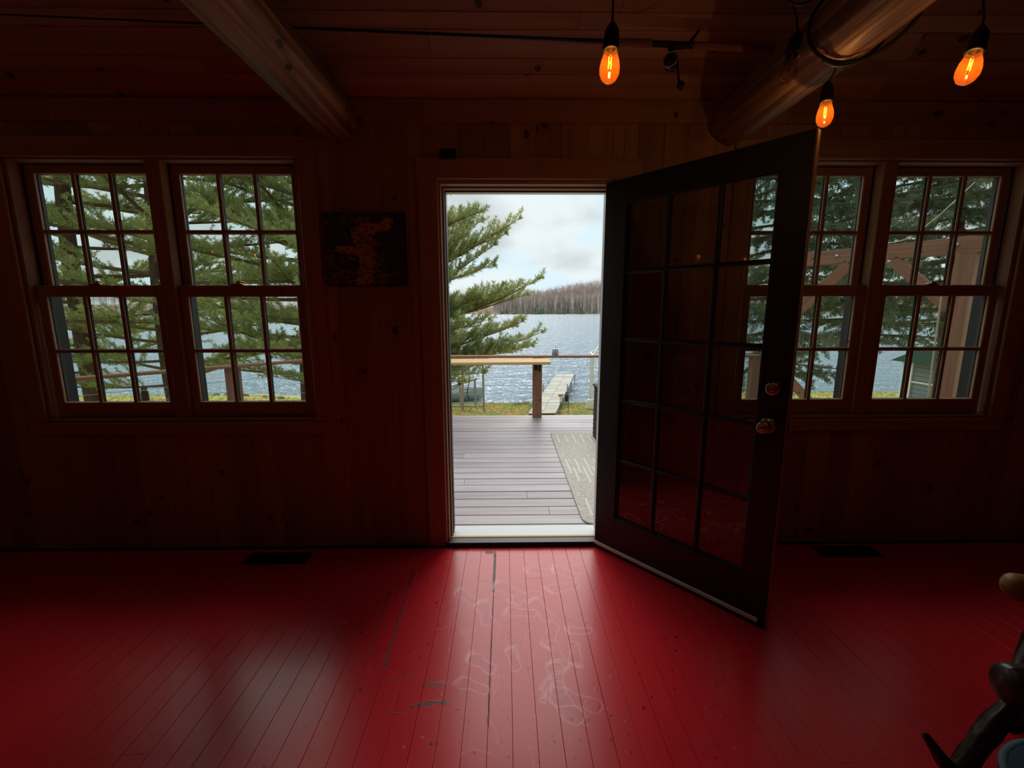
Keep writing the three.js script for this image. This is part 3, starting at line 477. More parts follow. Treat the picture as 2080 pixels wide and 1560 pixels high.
// ---------------------------------------------------------------- wall fittings and floor registers
{
  const c = document.createElement('canvas'); c.width = 512; c.height = 440; const g = c.getContext('2d'); reseed(801);
  g.fillStyle = '#20231a'; g.fillRect(0, 0, 512, 440);
  const dab = (x, y, w, h, a, col) => { g.save(); g.translate(x, y); g.rotate(a); g.fillStyle = col; g.beginPath(); g.ellipse(0, 0, w, h, 0, 0, 7); g.fill(); g.restore(); };
  for (let i = 0; i < 1700; i++) { const x = rr(0, 512), y = rr(0, 440), n = fbm(x / 120, y / 120, 2.2, 3) + 0.25 * smooth(200, 430, y) - 0.3 * smooth(330, 500, x); dab(x, y, rr(4, 16), rr(2, 5), rr(-1, 1), n > 0.05 ? `rgb(${rr(112, 138)},${rr(112, 132)},${rr(58, 76)})` : `rgb(${rr(58, 88)},${rr(64, 90)},${rr(62, 88)})`); }
  const path = [[0.80, 0.12, 0.07, 0.05], [0.74, 0.19, 0.1, 0.06], [0.58, 0.2, 0.14, 0.08], [0.48, 0.27, 0.15, 0.11], [0.5, 0.4, 0.16, 0.12], [0.36, 0.52, 0.13, 0.06], [0.24, 0.5, 0.12, 0.05], [0.5, 0.55, 0.12, 0.1], [0.52, 0.68, 0.1, 0.09], [0.49, 0.82, 0.09, 0.09], [0.48, 0.95, 0.12, 0.07]];
  for (let i = 0; i < 1100; i++) { const p = path[Math.floor(rnd() * path.length)], a = rr(0, 6.28), r = Math.sqrt(rnd()), x = (p[0] + Math.cos(a) * r * p[2]) * 512, y = (p[1] + Math.sin(a) * r * p[3]) * 440, y2 = rnd(); dab(x, y, rr(4, 17), rr(2, 5), rr(-0.9, 0.1) + (y > 240 ? 1.2 : 0), y2 < 0.5 ? `rgb(${rr(168, 196)},${rr(136, 160)},${rr(72, 96)})` : y2 < 0.85 ? `rgb(${rr(170, 198)},${rr(136, 158)},${rr(110, 134)})` : `rgb(${rr(90, 120)},${rr(70, 90)},${rr(46, 60)})`); }
  for (let i = 0; i < 160; i++) dab(rr(420, 512), rr(40, 440), rr(5, 14), rr(3, 8), 1.3, `rgb(${rr(40, 56)},${rr(48, 62)},${rr(70, 92)})`);
  const tx = new THREE.CanvasTexture(c); tx.colorSpace = THREE.SRGBColorSpace;
  const t = thing('painting', 'small unframed canvas painting of a yellow path through dark trees, between window and doorway', 'painting');
  const edge = std({ color: 0x1d1a18, roughness: 0.8 });
  mesh(t, 'stretched_canvas', new RoundedBoxGeometry(0.442, 0.384, 0.028, 2, 0.004).translate(-0.763, 1.764, 0.0152), edge);
  const pg = new THREE.PlaneGeometry(0.434, 0.376, 24, 20); { const P = pg.attributes.position; for (let i = 0; i < P.count; i++) P.setZ(i, 0.0006 + 0.0005 * noise.noise(P.getX(i) * 30, P.getY(i) * 30, 1)); } pg.computeVertexNormals(); pg.translate(-0.763, 1.764, 0.0292);
  mesh(t, 'painted_surface', pg, std({ map: tx, roughness: 0.7, bumpMap: tx, bumpScale: 0.001 }));
}
{ const t = thing('door_chime', 'small dark box mounted on the wall above the doorway', 'wall box'); mesh(t, 'body', new RoundedBoxGeometry(0.086, 0.048, 0.02, 2, 0.004).translate(-0.299, 2.249, 0.0305), M.black); mesh(t, 'back_plate', new RoundedBoxGeometry(0.08, 0.042, 0.02, 1, 0.002).translate(-0.299, 2.249, 0.0105), M.clad); }
function register(x, z, label) {
  const t = thing('floor_register', label, 'vent'), w = 0.36, d = 0.115; t.position.set(x, 0.0005, z);
  const m = std({ color: 0x2a1a14, roughness: 0.45, metalness: 0.6 });
  mesh(t, 'frame', merge([new RoundedBoxGeometry(w, 0.006, 0.016, 1, 0.002).translate(0, 0.003, -d / 2 + 0.008), new RoundedBoxGeometry(w, 0.006, 0.016, 1, 0.002).translate(0, 0.003, d / 2 - 0.008), new RoundedBoxGeometry(0.016, 0.006, d, 1, 0.002).translate(-w / 2 + 0.008, 0.003, 0), new RoundedBoxGeometry(0.016, 0.006, d, 1, 0.002).translate(w / 2 - 0.008, 0.003, 0), new RoundedBoxGeometry(0.014, 0.006, d, 1, 0.002).translate(0, 0.003, 0)]), m);
  mesh(t, 'well', new THREE.BoxGeometry(w - 0.02, 0.001, d - 0.02).translate(0, 0.0006, 0), M.black);
  for (let i = 0; i < 22; i++) { const px = -w / 2 + 0.024 + i * (w - 0.048) / 21; mesh(t, 'louver', new THREE.BoxGeometry(0.004, 0.004, d - 0.034).rotateZ(0.5).translate(px, 0.0035, 0), m); }
}
register(-1.34, 0.135, 'dark metal floor register under the window by the painting');
register(2.05, 0.115, 'dark metal floor register in the corner behind the open door');

{ // against the left wall; only its mirror image shows, in the door glass
  const t = thing('room_heater', 'white room heater with a dark front opening, mirrored in the open door glass', 'heater'); t.position.set(-3.56, 0, 1.5); t.rotation.y = Math.PI / 2;
  mesh(t, 'cabinet', new RoundedBoxGeometry(0.37, 0.72, 0.22, 4, 0.05).translate(0, 0.43, 0), M.whitePaint); mesh(t, 'front_opening', new RoundedBoxGeometry(0.2, 0.4, 0.02, 2, 0.008).translate(0, 0.41, 0.104), std({ color: 0x2a0f0c, roughness: 0.4 }), 'dark red-brown front opening');
  for (const x of [-0.13, 0.13]) mesh(t, 'foot', new RoundedBoxGeometry(0.05, 0.08, 0.18, 1, 0.01).translate(x, 0.04, 0), M.black);
}

// ---------------------------------------------------------------- chair corner by the right edge
{
  const t = thing('rustic_chair', 'rustic armchair of dark polished branches with a pale worn arm end', 'chair'); reseed(820);
  const dark = phy({ map: T.log, color: 0x5c4638, roughness: 0.5, clearcoat: 0.3, clearcoatRoughness: 0.2 }), pale = std({ map: T.lumber, color: 0xb49a80, roughness: 0.5 });
  const branch = (name, pts, r0, r1, m, knob = 0.12) => {
    const cv = new THREE.CatmullRomCurve3(pts.map(p => new THREE.Vector3(...p))), g = new THREE.TubeGeometry(cv, 72, 1, 22, false), P = g.attributes.position; const q = new THREE.Vector3();
    for (let i = 0; i < P.count; i++) { const k = Math.floor(i / 23), s = k / 72, c = cv.getPointAt(s); q.fromBufferAttribute(P, i).sub(c); const e = Math.min(1, Math.sqrt(Math.max(0, 1 - Math.pow(1 - Math.min(s / 0.08, 1), 2))) + 0.02) * Math.min(1, Math.sqrt(Math.max(0, 1 - Math.pow(1 - Math.min((1 - s) / 0.06, 1), 2))) + 0.02); const r = (r0 + (r1 - r0) * s) * e * (1 + knob * fbm(c.x * 9 + q.x * 2, c.y * 9 + q.y * 2, c.z * 9 + q.z * 2, 3)); P.setXYZ(i, c.x + q.x * r, c.y + q.y * r, c.z + q.z * r); }
    g.computeVertexNormals(); return mesh(t, name, g, m);
  };
  branch('arm', [[1.325, 0.43, 1.495], [1.44, 0.44, 1.53], [1.57, 0.44, 1.66], [1.70, 0.43, 1.84]], 0.06, 0.052, dark, 0.06);
  branch('arm', [[1.70, 0.505, 1.165], [1.80, 0.505, 1.22], [1.92, 0.50, 1.36], [2.06, 0.49, 1.52]], 0.045, 0.045, pale, 0.05);
  branch('leg', [[1.15, 0.0, 1.55], [1.19, 0.15, 1.545], [1.26, 0.28, 1.53], [1.36, 0.40, 1.515]], 0.026, 0.025, dark, 0.6);
  branch('leg', [[1.80, 0.0, 1.2], [1.79, 0.2, 1.22], [1.80, 0.47, 1.23]], 0.04, 0.034, dark, 0.4);
  branch('leg', [[1.73, 0.0, 1.86], [1.73, 0.2, 1.86], [1.71, 0.42, 1.85]], 0.034, 0.03, dark, 0.4);
  branch('leg', [[2.03, 0.0, 1.5], [2.03, 0.2, 1.5], [2.03, 0.48, 1.5]], 0.042, 0.034, dark, 0.4);
  branch('spur', [[1.205, 0.20, 1.545], [1.15, 0.265, 1.545], [1.10, 0.335, 1.54]], 0.024, 0.008, dark, 0.3);
  branch('seat_rail', [[1.34, 0.33, 1.53], [1.56, 0.34, 1.37], [1.80, 0.33, 1.22]], 0.026, 0.026, dark, 0.3);
  branch('seat_rail', [[1.71, 0.33, 1.85], [1.85, 0.34, 1.68], [2.03, 0.33, 1.5]], 0.026, 0.026, dark, 0.3);
  for (let i = 0; i < 6; i++) { const s = (i + 0.5) / 6; branch('seat_slat', [[1.37 + 0.43 * s, 0.362, 1.52 - 0.30 * s], [1.54 + 0.38 * s, 0.366, 1.69 - 0.33 * s], [1.73 + 0.30 * s, 0.362, 1.84 - 0.34 * s]], 0.016, 0.016, dark, 0.2); }
  for (let i = 0; i < 5; i++) { const s = i / 4; branch('backrest_stick', [[1.67 + 0.36 * s, 0.34, 1.87 - 0.37 * s], [1.73 + 0.36 * s, 0.6, 1.93 - 0.37 * s], [1.80 + 0.36 * s, 0.95, 2.02 - 0.37 * s]], 0.018, 0.014, dark, 0.3); }
  branch('top_rail', [[1.78, 0.93, 2.02], [1.98, 0.96, 1.84], [2.17, 0.93, 1.65]], 0.026, 0.026, dark, 0.3);
}
{
  const t = thing('ottoman', 'round blue upholstered ottoman with a piped edge beside the branch chair', 'ottoman');
  const blue = std({ color: 0x21384f, roughness: 0.85 }), pipe = std({ color: 0x5b7f8c, roughness: 0.7 }); t.position.set(1.405, 0, 1.872); 
  const sq = (r, y, n = 48) => { const p = []; for (let i = 0; i < n; i++) { const a = i / n * Math.PI * 2, c = Math.cos(a), s = Math.sin(a), k = Math.pow(Math.pow(Math.abs(c), 3.2) + Math.pow(Math.abs(s), 3.2), -1 / 3.2); p.push([r * k * c, y, r * k * s]); } return p; };
  const rings = [sq(0.165, 0.03), sq(0.178, 0.1), sq(0.182, 0.2), sq(0.18, 0.3), sq(0.176, 0.36), sq(0.168, 0.382), sq(0.14, 0.398), sq(0.08, 0.408), sq(0.01, 0.411)], pos = [], idx = [], n = 48;
  rings.forEach(r => r.forEach(p => pos.push(...p))); for (let j = 0; j + 1 < rings.length; j++) for (let i = 0; i < n; i++) { const a = j * n + i, b = j * n + (i + 1) % n; idx.push(a, a + n, b, b, a + n, b + n); }
  const g = new THREE.BufferGeometry(); g.setAttribute('position', new THREE.Float32BufferAttribute(pos, 3)); g.setIndex(idx); g.computeVertexNormals(); t.scale.set(1.6, 1, 1.6);
  mesh(t, 'upholstery', g, blue);
  mesh(t, 'piping', new THREE.TubeGeometry(new THREE.CatmullRomCurve3(sq(0.174, 0.372).map(p => new THREE.Vector3(...p)), true), 96, 0.0055, 8, true), pipe, 'paler blue piping round the top');
  for (const [x, z] of [[-0.12, -0.12], [0.12, -0.12], [-0.12, 0.12], [0.12, 0.12]]) mesh(t, 'foot', new THREE.CylinderGeometry(0.018, 0.014, 0.035, 12).translate(x, 0.0175, z), M.black);
}

// ================================================================ outdoors
const DECK = -0.13;
{
  const d = thing('deck', 'grey-brown plank deck outside the doorway', 'deck'); reseed(900);
  // front edge with 45 degree corners, as the rail follows
  const xl = z => z > -1.0 ? -5.25 : -5.25 + (-1.0 - z) * 1.0, xr = z => z > -2.0 ? 5.4 : 5.4 - (-2.0 - z) * 0.6;
  let z = -0.215, i = 0;
  while (z > -3.8) {
    const z1 = z - 0.141; let x = xl((z + z1) / 2); const end = xr((z + z1) / 2);
    const cuts = [x]; while (cuts[cuts.length - 1] < end - 0.8) { let c = cuts[cuts.length - 1] + rr(3.4, 6.2); if (i === 0) c = cuts.length === 1 ? -2.2 : cuts.length === 2 ? -0.02 : c; if (i === 3 && cuts.length === 2) c = 0.34; cuts.push(Math.min(c, end)); } if (cuts[cuts.length - 1] < end) cuts[cuts.length - 1] = end;
    for (let k = 0; k + 1 < cuts.length; k++) bar(d, 'deck_board', M.deck[Math.floor(rnd() * 4)], cuts[k] + 0.0015, cuts[k + 1] - 0.0015, DECK - 0.028, DECK + rr(-0.0015, 0.001), z1, z, 'x', 0.004);
    z = z1 - 0.007; i++;
  }
  mesh(d, 'fascia', beamGeo([-2.42, DECK - 0.15, -3.87], [4.32, DECK - 0.15, -3.87], 0.03, 0.24), M.cedar);
  for (const x of [-4, -2, 0, 2, 4]) bar(d, 'joist', M.cedar, x - 0.02, x + 0.02, DECK - 0.25, DECK - 0.03, -3.5 + (Math.abs(x) > 3 ? 1.6 : 0), -0.22, 'z');
  for (const [x, zz] of [[-3, -1.5], [-2, -3.4], [0.3, -3.5], [2.5, -3.5], [4, -2]]) bar(d, 'support_post', M.cedar, x - 0.07, x + 0.07, -1.6, DECK - 0.26, zz - 0.07, zz + 0.07, 'y');
}
{ // cable railing
  const r = thing('deck_railing', 'cedar deck railing with thin steel cables and a flat brown cap', 'railing'); reseed(910);
  const pts = [[-5.3, -0.79], [-2.25, -3.78], [3.72, -3.80], [3.98, -3.45]], H = 0.79;
  for (let i = 0; i < 3; i++) mesh(r, 'cap_rail', beamGeo([pts[i][0], H - 0.016, pts[i][1]], [pts[i + 1][0], H - 0.016, pts[i + 1][1]], 0.13, 0.032, [0, 1, 0]), M.cedar, 'flat brown cap rail');
  const posts = [[-5.05, -1.03], [-3.30, -2.76], [-2.22, -3.74], [-0.95, -3.8], [0.463, -3.8], [1.9, -3.8], [3.66, -3.79]];
  posts.forEach(([x, z], k) => { const p = bar(r, 'post', M.cedar, x - 0.066, x + 0.066, DECK + 0.0015, H - 0.033, z - 0.06, z + 0.06, 'y', 0.006); if (k === 4) bar(p, 'post_bracket', M.black, x - 0.045, x + 0.045, 0.58, 0.715, z + 0.0605, z + 0.07, 'y', 0.002, 'black metal bracket'); });
  const line = [[-5.05, -1.03], [-2.22, -3.80], [3.66, -3.80]];
  for (let k = 0; k < 6; k++) { const y = DECK + 0.09 + k * 0.128; for (let i = 0; i < 2; i++) mesh(r, 'cable', rodGeo([line[i][0], y, line[i][1]], [line[i + 1][0], y, line[i + 1][1]], 0.0026, 0.0026, 6), M.cable); }
}
{
  const t = thing('bar_shelf', 'yellow pine plank shelf fixed along the deck railing', 'shelf'); reseed(920);
  for (const [a, b] of [[-3.69, -3.535], [-3.53, -3.375], [-3.37, -3.22]]) mesh(t, 'plank', beamGeo([-2.1, 0.738, (a + b) / 2 + 0.05], [0.6, 0.738, (a + b) / 2 - 0.03], b - a, 0.036, [0, 1, 0], 0.005), M.lumber);
  for (const x of [-1.8, -0.95, 0.463]) bar(t, 'bracket', M.black, x - 0.012, x + 0.012, 0.60, 0.719, -3.735, -3.42, 'z', 0.002);
}
{
  const t = thing('steel_canister', 'small stainless steel pot with a domed lid standing on the railing', 'pot'); const potSteel = std({ color: 0x9b9a98, roughness: 0.38, metalness: 0.75 }); t.position.set(0.725, 0.7905, -3.82);
  mesh(t, 'body', new THREE.LatheGeometry([[0, 0], [0.047, 0], [0.049, 0.006], [0.044, 0.05], [0.036, 0.082], [0.03, 0.086]].map(p => new THREE.Vector2(p[0], p[1])), 30), potSteel);
  mesh(t, 'lid', new THREE.LatheGeometry([[0.033, 0.084], [0.033, 0.09], [0.022, 0.098], [0.008, 0.102], [0, 0.102]].map(p => new THREE.Vector2(p[0], p[1])), 30), M.steel);
  mesh(t, 'lid_knob', new THREE.SphereGeometry(0.009, 14, 10).translate(0, 0.109, 0), M.black);
  
}
{ // outdoor rug
  const t = thing('outdoor_rug', 'grey woven outdoor rug with cream dashes lying on the deck', 'rug'); t.position.set(1.32, DECK + 0.004, -1.70); reseed(930);
  const hw = 0.745, hl = 1.225, r = 0.13, s = new THREE.Shape(); s.moveTo(-hw + r, -hl); s.lineTo(hw - r, -hl); s.quadraticCurveTo(hw, -hl, hw, -hl + r); s.lineTo(hw, hl - 0.02); s.lineTo(-hw + 0.02, hl); s.lineTo(-hw, hl - 0.02); s.lineTo(-hw, -hl + r); s.quadraticCurveTo(-hw, -hl, -hw + r, -hl);
  const g = new THREE.ExtrudeGeometry(s, { depth: 0.008, bevelEnabled: true, bevelSize: 0.003, bevelThickness: 0.002, bevelSegments: 1, curveSegments: 10 }); g.rotateX(-Math.PI / 2); mesh(t, 'weave', g, M.rug);
  for (const [z0, n, len, off] of [[-0.95, 15, 0.36, 0.05], [0.02, 15, 0.46, 0.02], [0.22, 14, 0.4, 0.14], [0.95, 14, 0.36, 0.1]])
    for (let i = 0; i < n; i++) { const x = -hw + 0.045 + off * 0.4 + i * 0.098, sk = rr(-0.03, 0.03) + i * 0.012; mesh(t, 'dash', new RoundedBoxGeometry(0.016, 0.004, len * rr(0.8, 1.1), 1, 0.0015).translate(x, 0.0115, z0 + sk), M.rugLine); }
}
{ // wicker planter at the door's edge
  const t = thing('wicker_planter', 'tall dark brown wicker planter standing on the deck beside the doorway', 'planter'); t.position.set(1.24, DECK, -2.62); const m = std({ color: 0x2c1f1a, roughness: 0.8 });
  for (let i = 0; i < 22; i++) { const y = 0.02 + i * 0.029; mesh(t, 'weave_band', new RoundedBoxGeometry(0.3 + (i % 2) * 0.006, 0.026, 0.3 + (i % 2) * 0.006, 2, 0.01).translate(0, y, 0), m); }
  mesh(t, 'rim', new RoundedBoxGeometry(0.33, 0.03, 0.33, 2, 0.012).translate(0, 0.66, 0), m);
}
{ // timber swing frame over the right side of the deck
  const t = thing('swing_frame', 'weathered timber swing frame with braced posts and heavy top beam', 'swing frame'); reseed(940);
  const A = [4.04, -3.83], B = [5.16, -1.79], u = [(B[0] - A[0]) / 2.327, (B[1] - A[1]) / 2.327], at = s => [A[0] + u[0] * s, A[1] + u[1] * s], top = 2.2, th = 0.175;
  const P = (s, y) => [at(s)[0], y, at(s)[1]];
  mesh(t, 'top_beam', beamGeo(P(-0.15, top - th / 2), P(2.4, top - th / 2), 0.09, th), M.cedar);
  for (const s of [0.12, 1.84]) { mesh(t, 'post', beamGeo(P(s, DECK + 0.0015), P(s, top - th - 0.002), 0.16, 0.16, [u[0], 0, u[1]]), M.cedar); }
  mesh(t, 'brace', beamGeo(P(0.19, 1.42), P(0.75, top - th - 0.004), 0.09, 0.12), M.cedar); mesh(t, 'brace', beamGeo(P(1.77, 1.45), P(1.2, top - th - 0.004), 0.09, 0.12), M.cedar);
  for (const s of [0.62, 1.75, 2.12]) { const p = P(s, top - th / 2 + 0.01), g = new THREE.SphereGeometry(0.022, 12, 8); g.scale(1, 1, 1); g.translate(p[0] - 0.044, p[1], p[2] + 0.026); mesh(t, 'bolt_head', g, M.steel); }
  const rp = (s, y, o = 0.07) => [at(s)[0] - o * 0.88, y, at(s)[1] + o * 0.48];
  mesh(t, 'rope', tubeGeo([rp(1.7, 2.23, 0.02), rp(1.71, 2.1), rp(1.71, 1.6, 0.1), rp(1.72, 1.0, 0.1), rp(1.74, 0.2, 0.1)], 0.009, 40, 6), std({ color: 0xb8aa90, roughness: 0.9 }), 'pale rope hanging by the post');
  mesh(t, 'rope', tubeGeo([rp(0.9, 2.2, 0.03), rp(1.1, 2.215, 0.04), rp(1.3, 2.24, 0.04), rp(1.5, 2.4, 0.02), rp(1.8, 2.75, 0)], 0.005, 40, 6), std({ color: 0xd8d2b8, roughness: 0.9 }));
}
{
  const t = thing('stair_railing', 'sloping timber handrail of the deck stairs beyond the swing frame', 'railing'); reseed(945);
  mesh(t, 'handrail', beamGeo([4.25, 0.72, -4.5], [5.9, -0.87, -4.6], 0.04, 0.14), M.cedar); mesh(t, 'post', beamGeo([4.3, -1.4, -4.5], [4.3, 0.66, -4.5], 0.1, 0.1, [0, 0, 1]), M.cedar); mesh(t, 'post', beamGeo([5.8, -1.75, -4.6], [5.8, -0.8, -4.6], 0.1, 0.1, [0, 0, 1]), M.cedar);
  for (let i = 0; i < 6; i++) mesh(t, 'step', beamGeo([4.4 + i * 0.27, -0.32 - i * 0.2, -4.6], [4.4 + i * 0.27, -0.32 - i * 0.2, -3.96], 0.26, 0.04), M.cedar);
  mesh(t, 'stringer', beamGeo([4.3, -0.42, -3.94], [5.95, -1.62, -3.94], 0.04, 0.24), M.cedar);
}
// ---- ground, lake
const WATER = -3.05;
function groundY(x, z) {
  const d = -z; let y = d < 4 ? -1.1 : d < 13 ? -1.1 - (d - 4) / 9 * 1.45 : d < 17.2 ? -2.55 - (d - 13) / 4.2 * 0.36 : -2.91 - (d - 17.2) * 0.16;
  const shore = 1.2 * fbm(x * 0.13, 3.3, 0.5, 3) - 0.0009 * x * x; y += (d > 12 ? (shore * 0.09) : 0) + 0.10 * fbm(x * 0.3, z * 0.3, 1.1, 3) * smooth(4, 9, d); y += smooth(5, 13, Math.abs(x)) * 0.5 * smooth(6, 10, d) * smooth(28, 19, d);
  return y;
}
{
  const g = new THREE.PlaneGeometry(120, 40, 200, 110); g.rotateX(-Math.PI / 2); g.translate(0, 0, -14); const P = g.attributes.position, U = g.attributes.uv;
  for (let i = 0; i < P.count; i++) { const x = P.getX(i), z = P.getZ(i); P.setY(i, groundY(x, z)); U.setXY(i, x, z); } g.computeVertexNormals();
  const m = mesh(scene, 'lawn', g, M.grass); m.userData = { label: 'dry yellow-green lawn sloping down to the lake shore', kind: 'structure' };
}
{
  const g = new THREE.PlaneGeometry(2400, 900, 1, 1); g.rotateX(-Math.PI / 2); g.translate(0, WATER, -464); const P = g.attributes.position, U = g.attributes.uv; for (let i = 0; i < P.count; i++) U.setXY(i, P.getX(i), P.getZ(i));
  const m = mesh(scene, 'lake', g, M.water); m.userData = { label: 'rippled blue-grey lake reaching to the wooded far shore', kind: 'structure' };
}
{ // straw and short grass along the shore
  reseed(950); const pos = []; for (let i = 0; i < 6; i++) { const a = rr(0, 6.28), l = rr(0.06, 0.13), w = 0.008, o = rr(0, 0.04), c = Math.cos(a), s = Math.sin(a); pos.push(c * o - s * w, 0, s * o + c * w, c * o + s * w, 0, s * o - c * w, c * (o + l * 0.5), l * 0.75, s * (o + l * 0.5)); }
  const g = new THREE.BufferGeometry(); g.setAttribute('position', new THREE.Float32BufferAttribute(pos, 3)); g.computeVertexNormals();
  const N = 26000, im = new THREE.InstancedMesh(g, std({ color: 0xffffff, roughness: 1, side: THREE.DoubleSide }), N), m4 = new THREE.Matrix4(), q = new THREE.Quaternion(), c = new THREE.Color();
  for (let i = 0; i < N; i++) { const x = i < 14000 ? rr(-5, 9) : rr(-24, 24), z = -rr(11.5, 18.2), y = groundY(x, z); q.setFromAxisAngle(new THREE.Vector3(0, 1, 0), rr(0, 6.28)); m4.compose(new THREE.Vector3(x, y - 0.01, z), q, new THREE.Vector3(1, 1, 1).multiplyScalar(rr(0.6, 1.3) * (y < WATER ? 0.01 : 1))); im.setMatrixAt(i, m4); const s = fbm(x * 0.5, z * 0.5, 2, 3) > 0 ? 1 : 0; c.setRGB(rr(0.5, 0.75) - 0.2 * s, rr(0.42, 0.56), rr(0.16, 0.24) - 0.06 * s); im.setColorAt(i, c); }
  im.name = 'shore_grass'; im.userData = { label: 'short dry grass growing along the lake bank', category: 'grass', kind: 'stuff' }; scene.add(im); shadows(im);
}
function rock(x, z, r, label) {
  const g = new THREE.IcosahedronGeometry(1, 3), P = g.attributes.position, v = new THREE.Vector3(); for (let i = 0; i < P.count; i++) { v.fromBufferAttribute(P, i); const k = r * (1 + 0.45 * fbm(v.x * 1.3 + x, v.y * 1.3, v.z * 1.3 + z, 3)); P.setXYZ(i, v.x * k * 1.3, v.y * k * 0.7, v.z * k); } g.computeVertexNormals();
  const m = mesh(scene, numbered('shore_rock'), g, M.stone); m.position.set(x, Math.max(groundY(x, z), WATER) + r * 0.25, z); m.userData = { label, category: 'rock', group: 'rocks along the lake shore' };
}
reseed(960); rock(0.95, -17.6, 0.17, 'dark rock at the water beside the dock');
for (let i = 0; i < 26; i++) rock(rr(-14, 12), -rr(17.2, 18.3), rr(0.06, 0.14), 'small brown stone lying along the waterline');
{ // roll-in dock
  const t = thing('dock', 'pale plank dock running out into the lake', 'dock'); reseed(970);
  const A = [[0.90, -13.9], [1.91, -13.95]], B = [[3.161, -24.31], [4.265, -24.28]], y = -2.5, m = [0xbdb9aa, 0xb4af9f, 0xc4c0b0].map(c => std({ color: c, roughness: 0.8 }));
  const L = (p, q, s) => [p[0] + (q[0] - p[0]) * s, p[1] + (q[1] - p[1]) * s];
  const N = 16; for (let i = 0; i < N; i++) for (let k = 0; k < 2; k++) {
    const s0 = i / N + 0.0012, s1 = (i + 1) / N - 0.0012, a0 = L(A[0], B[0], s0), b0 = L(A[1], B[1], s0), a1 = L(A[0], B[0], s1), b1 = L(A[1], B[1], s1), f0 = k ? 0.506 : 0.03, f1 = k ? 0.97 : 0.494;
    const c = [L(a0, b0, f0), L(a0, b0, f1), L(a1, b1, f1), L(a1, b1, f0)], pos = [];
    for (const h of [y, y - 0.03]) for (const p of c) pos.push(p[0], h, p[1]);
    const g = new THREE.BufferGeometry(); g.setAttribute('position', new THREE.Float32BufferAttribute(pos, 3)); g.setIndex([0, 1, 2, 0, 2, 3, 4, 6, 5, 4, 7, 6, 0, 4, 5, 0, 5, 1, 1, 5, 6, 1, 6, 2, 2, 6, 7, 2, 7, 3, 3, 7, 4, 3, 4, 0]);
    const gg = g.toNonIndexed(); gg.computeVertexNormals(); mesh(t, 'deck_panel', gg, m[(i * 2 + k * 5) % 3]);
  }
  for (const k of [0, 1]) mesh(t, 'side_rail', beamGeo([A[k][0], y - 0.06, A[k][1]], [B[k][0], y - 0.06, B[k][1]], 0.05, 0.13), M.galv);
  for (const s of [0.2, 0.45, 0.7, 0.97]) for (const k of [0, 1]) { const p = L(A[k], B[k], s), o = k ? 0.07 : -0.07; mesh(t, 'pipe_leg', rodGeo([p[0] + o, -4.2, p[1]], [p[0] + o, y + (s < 0.6 ? 0.35 : 0.05), p[1]], 0.024), M.galv); }
  const w = [2.98, -2.72, -18.3]; mesh(t, 'wheel', new THREE.TorusGeometry(0.2, 0.07, 12, 26).rotateY(Math.PI / 2 - 0.15).translate(...w), M.clad, 'black wheel at the dock side'); mesh(t, 'wheel_arm', rodGeo([w[0] - 0.1, w[1], w[2]], [w[0] - 0.45, y, w[2] - 0.2], 0.02), M.galv);
}
{ // boat lift by the shore
  const t = thing('boat_lift', 'rusty pipe boat lift frame standing on the shore behind the plank shelf', 'boat lift'); const z = -15.2, zb = -16.4;
  const pole = (n, a, b, r, m = M.galv) => mesh(t, n, rodGeo(a, b, r), m);
  const g0 = groundY(-1.7, z) - 0.05;
  pole('post', [-1.79, g0, z], [-1.76, -0.65, z], 0.045); pole('post', [-0.90, g0, z + 0.1], [-0.93, -0.62, z + 0.1], 0.042); pole('post', [-1.33, -3.2, zb], [-1.36, -1.58, zb], 0.05); pole('post', [-1.98, -3.2, zb], [-2.02, -1.62, zb], 0.05);
  pole('bunk_rail', [-3.4, -2.05, z - 0.3], [-1.2, -1.42, z - 0.5], 0.04); pole('bunk_rail', [-3.4, -2.35, z - 0.2], [-1.95, -1.68, z - 0.3], 0.04);
  pole('cross_bar', [-2.6, -2.50, z], [-0.86, -2.48, z + 0.05], 0.035); pole('cross_bar', [-1.98, -2.0, zb], [-1.33, -2.0, zb], 0.03); pole('diagonal', [-2.6, -2.48, z], [-1.98, g0, z + 0.5], 0.03); pole('diagonal', [-1.75, g0, z + 0.5], [-1.3, -2.46, z], 0.03);
  mesh(t, 'cable', tubeGeo([[-1.5, -0.8, z], [-1.52, -1.5, z - 0.2], [-1.62, -2.0, z - 0.3], [-1.55, -2.3, z - 0.3]], 0.02, 20, 6), M.clad);
  mesh(t, 'winch', new RoundedBoxGeometry(0.14, 0.2, 0.14, 2, 0.03).translate(-1.9, -1.5, z + 0.02), M.clad);
}
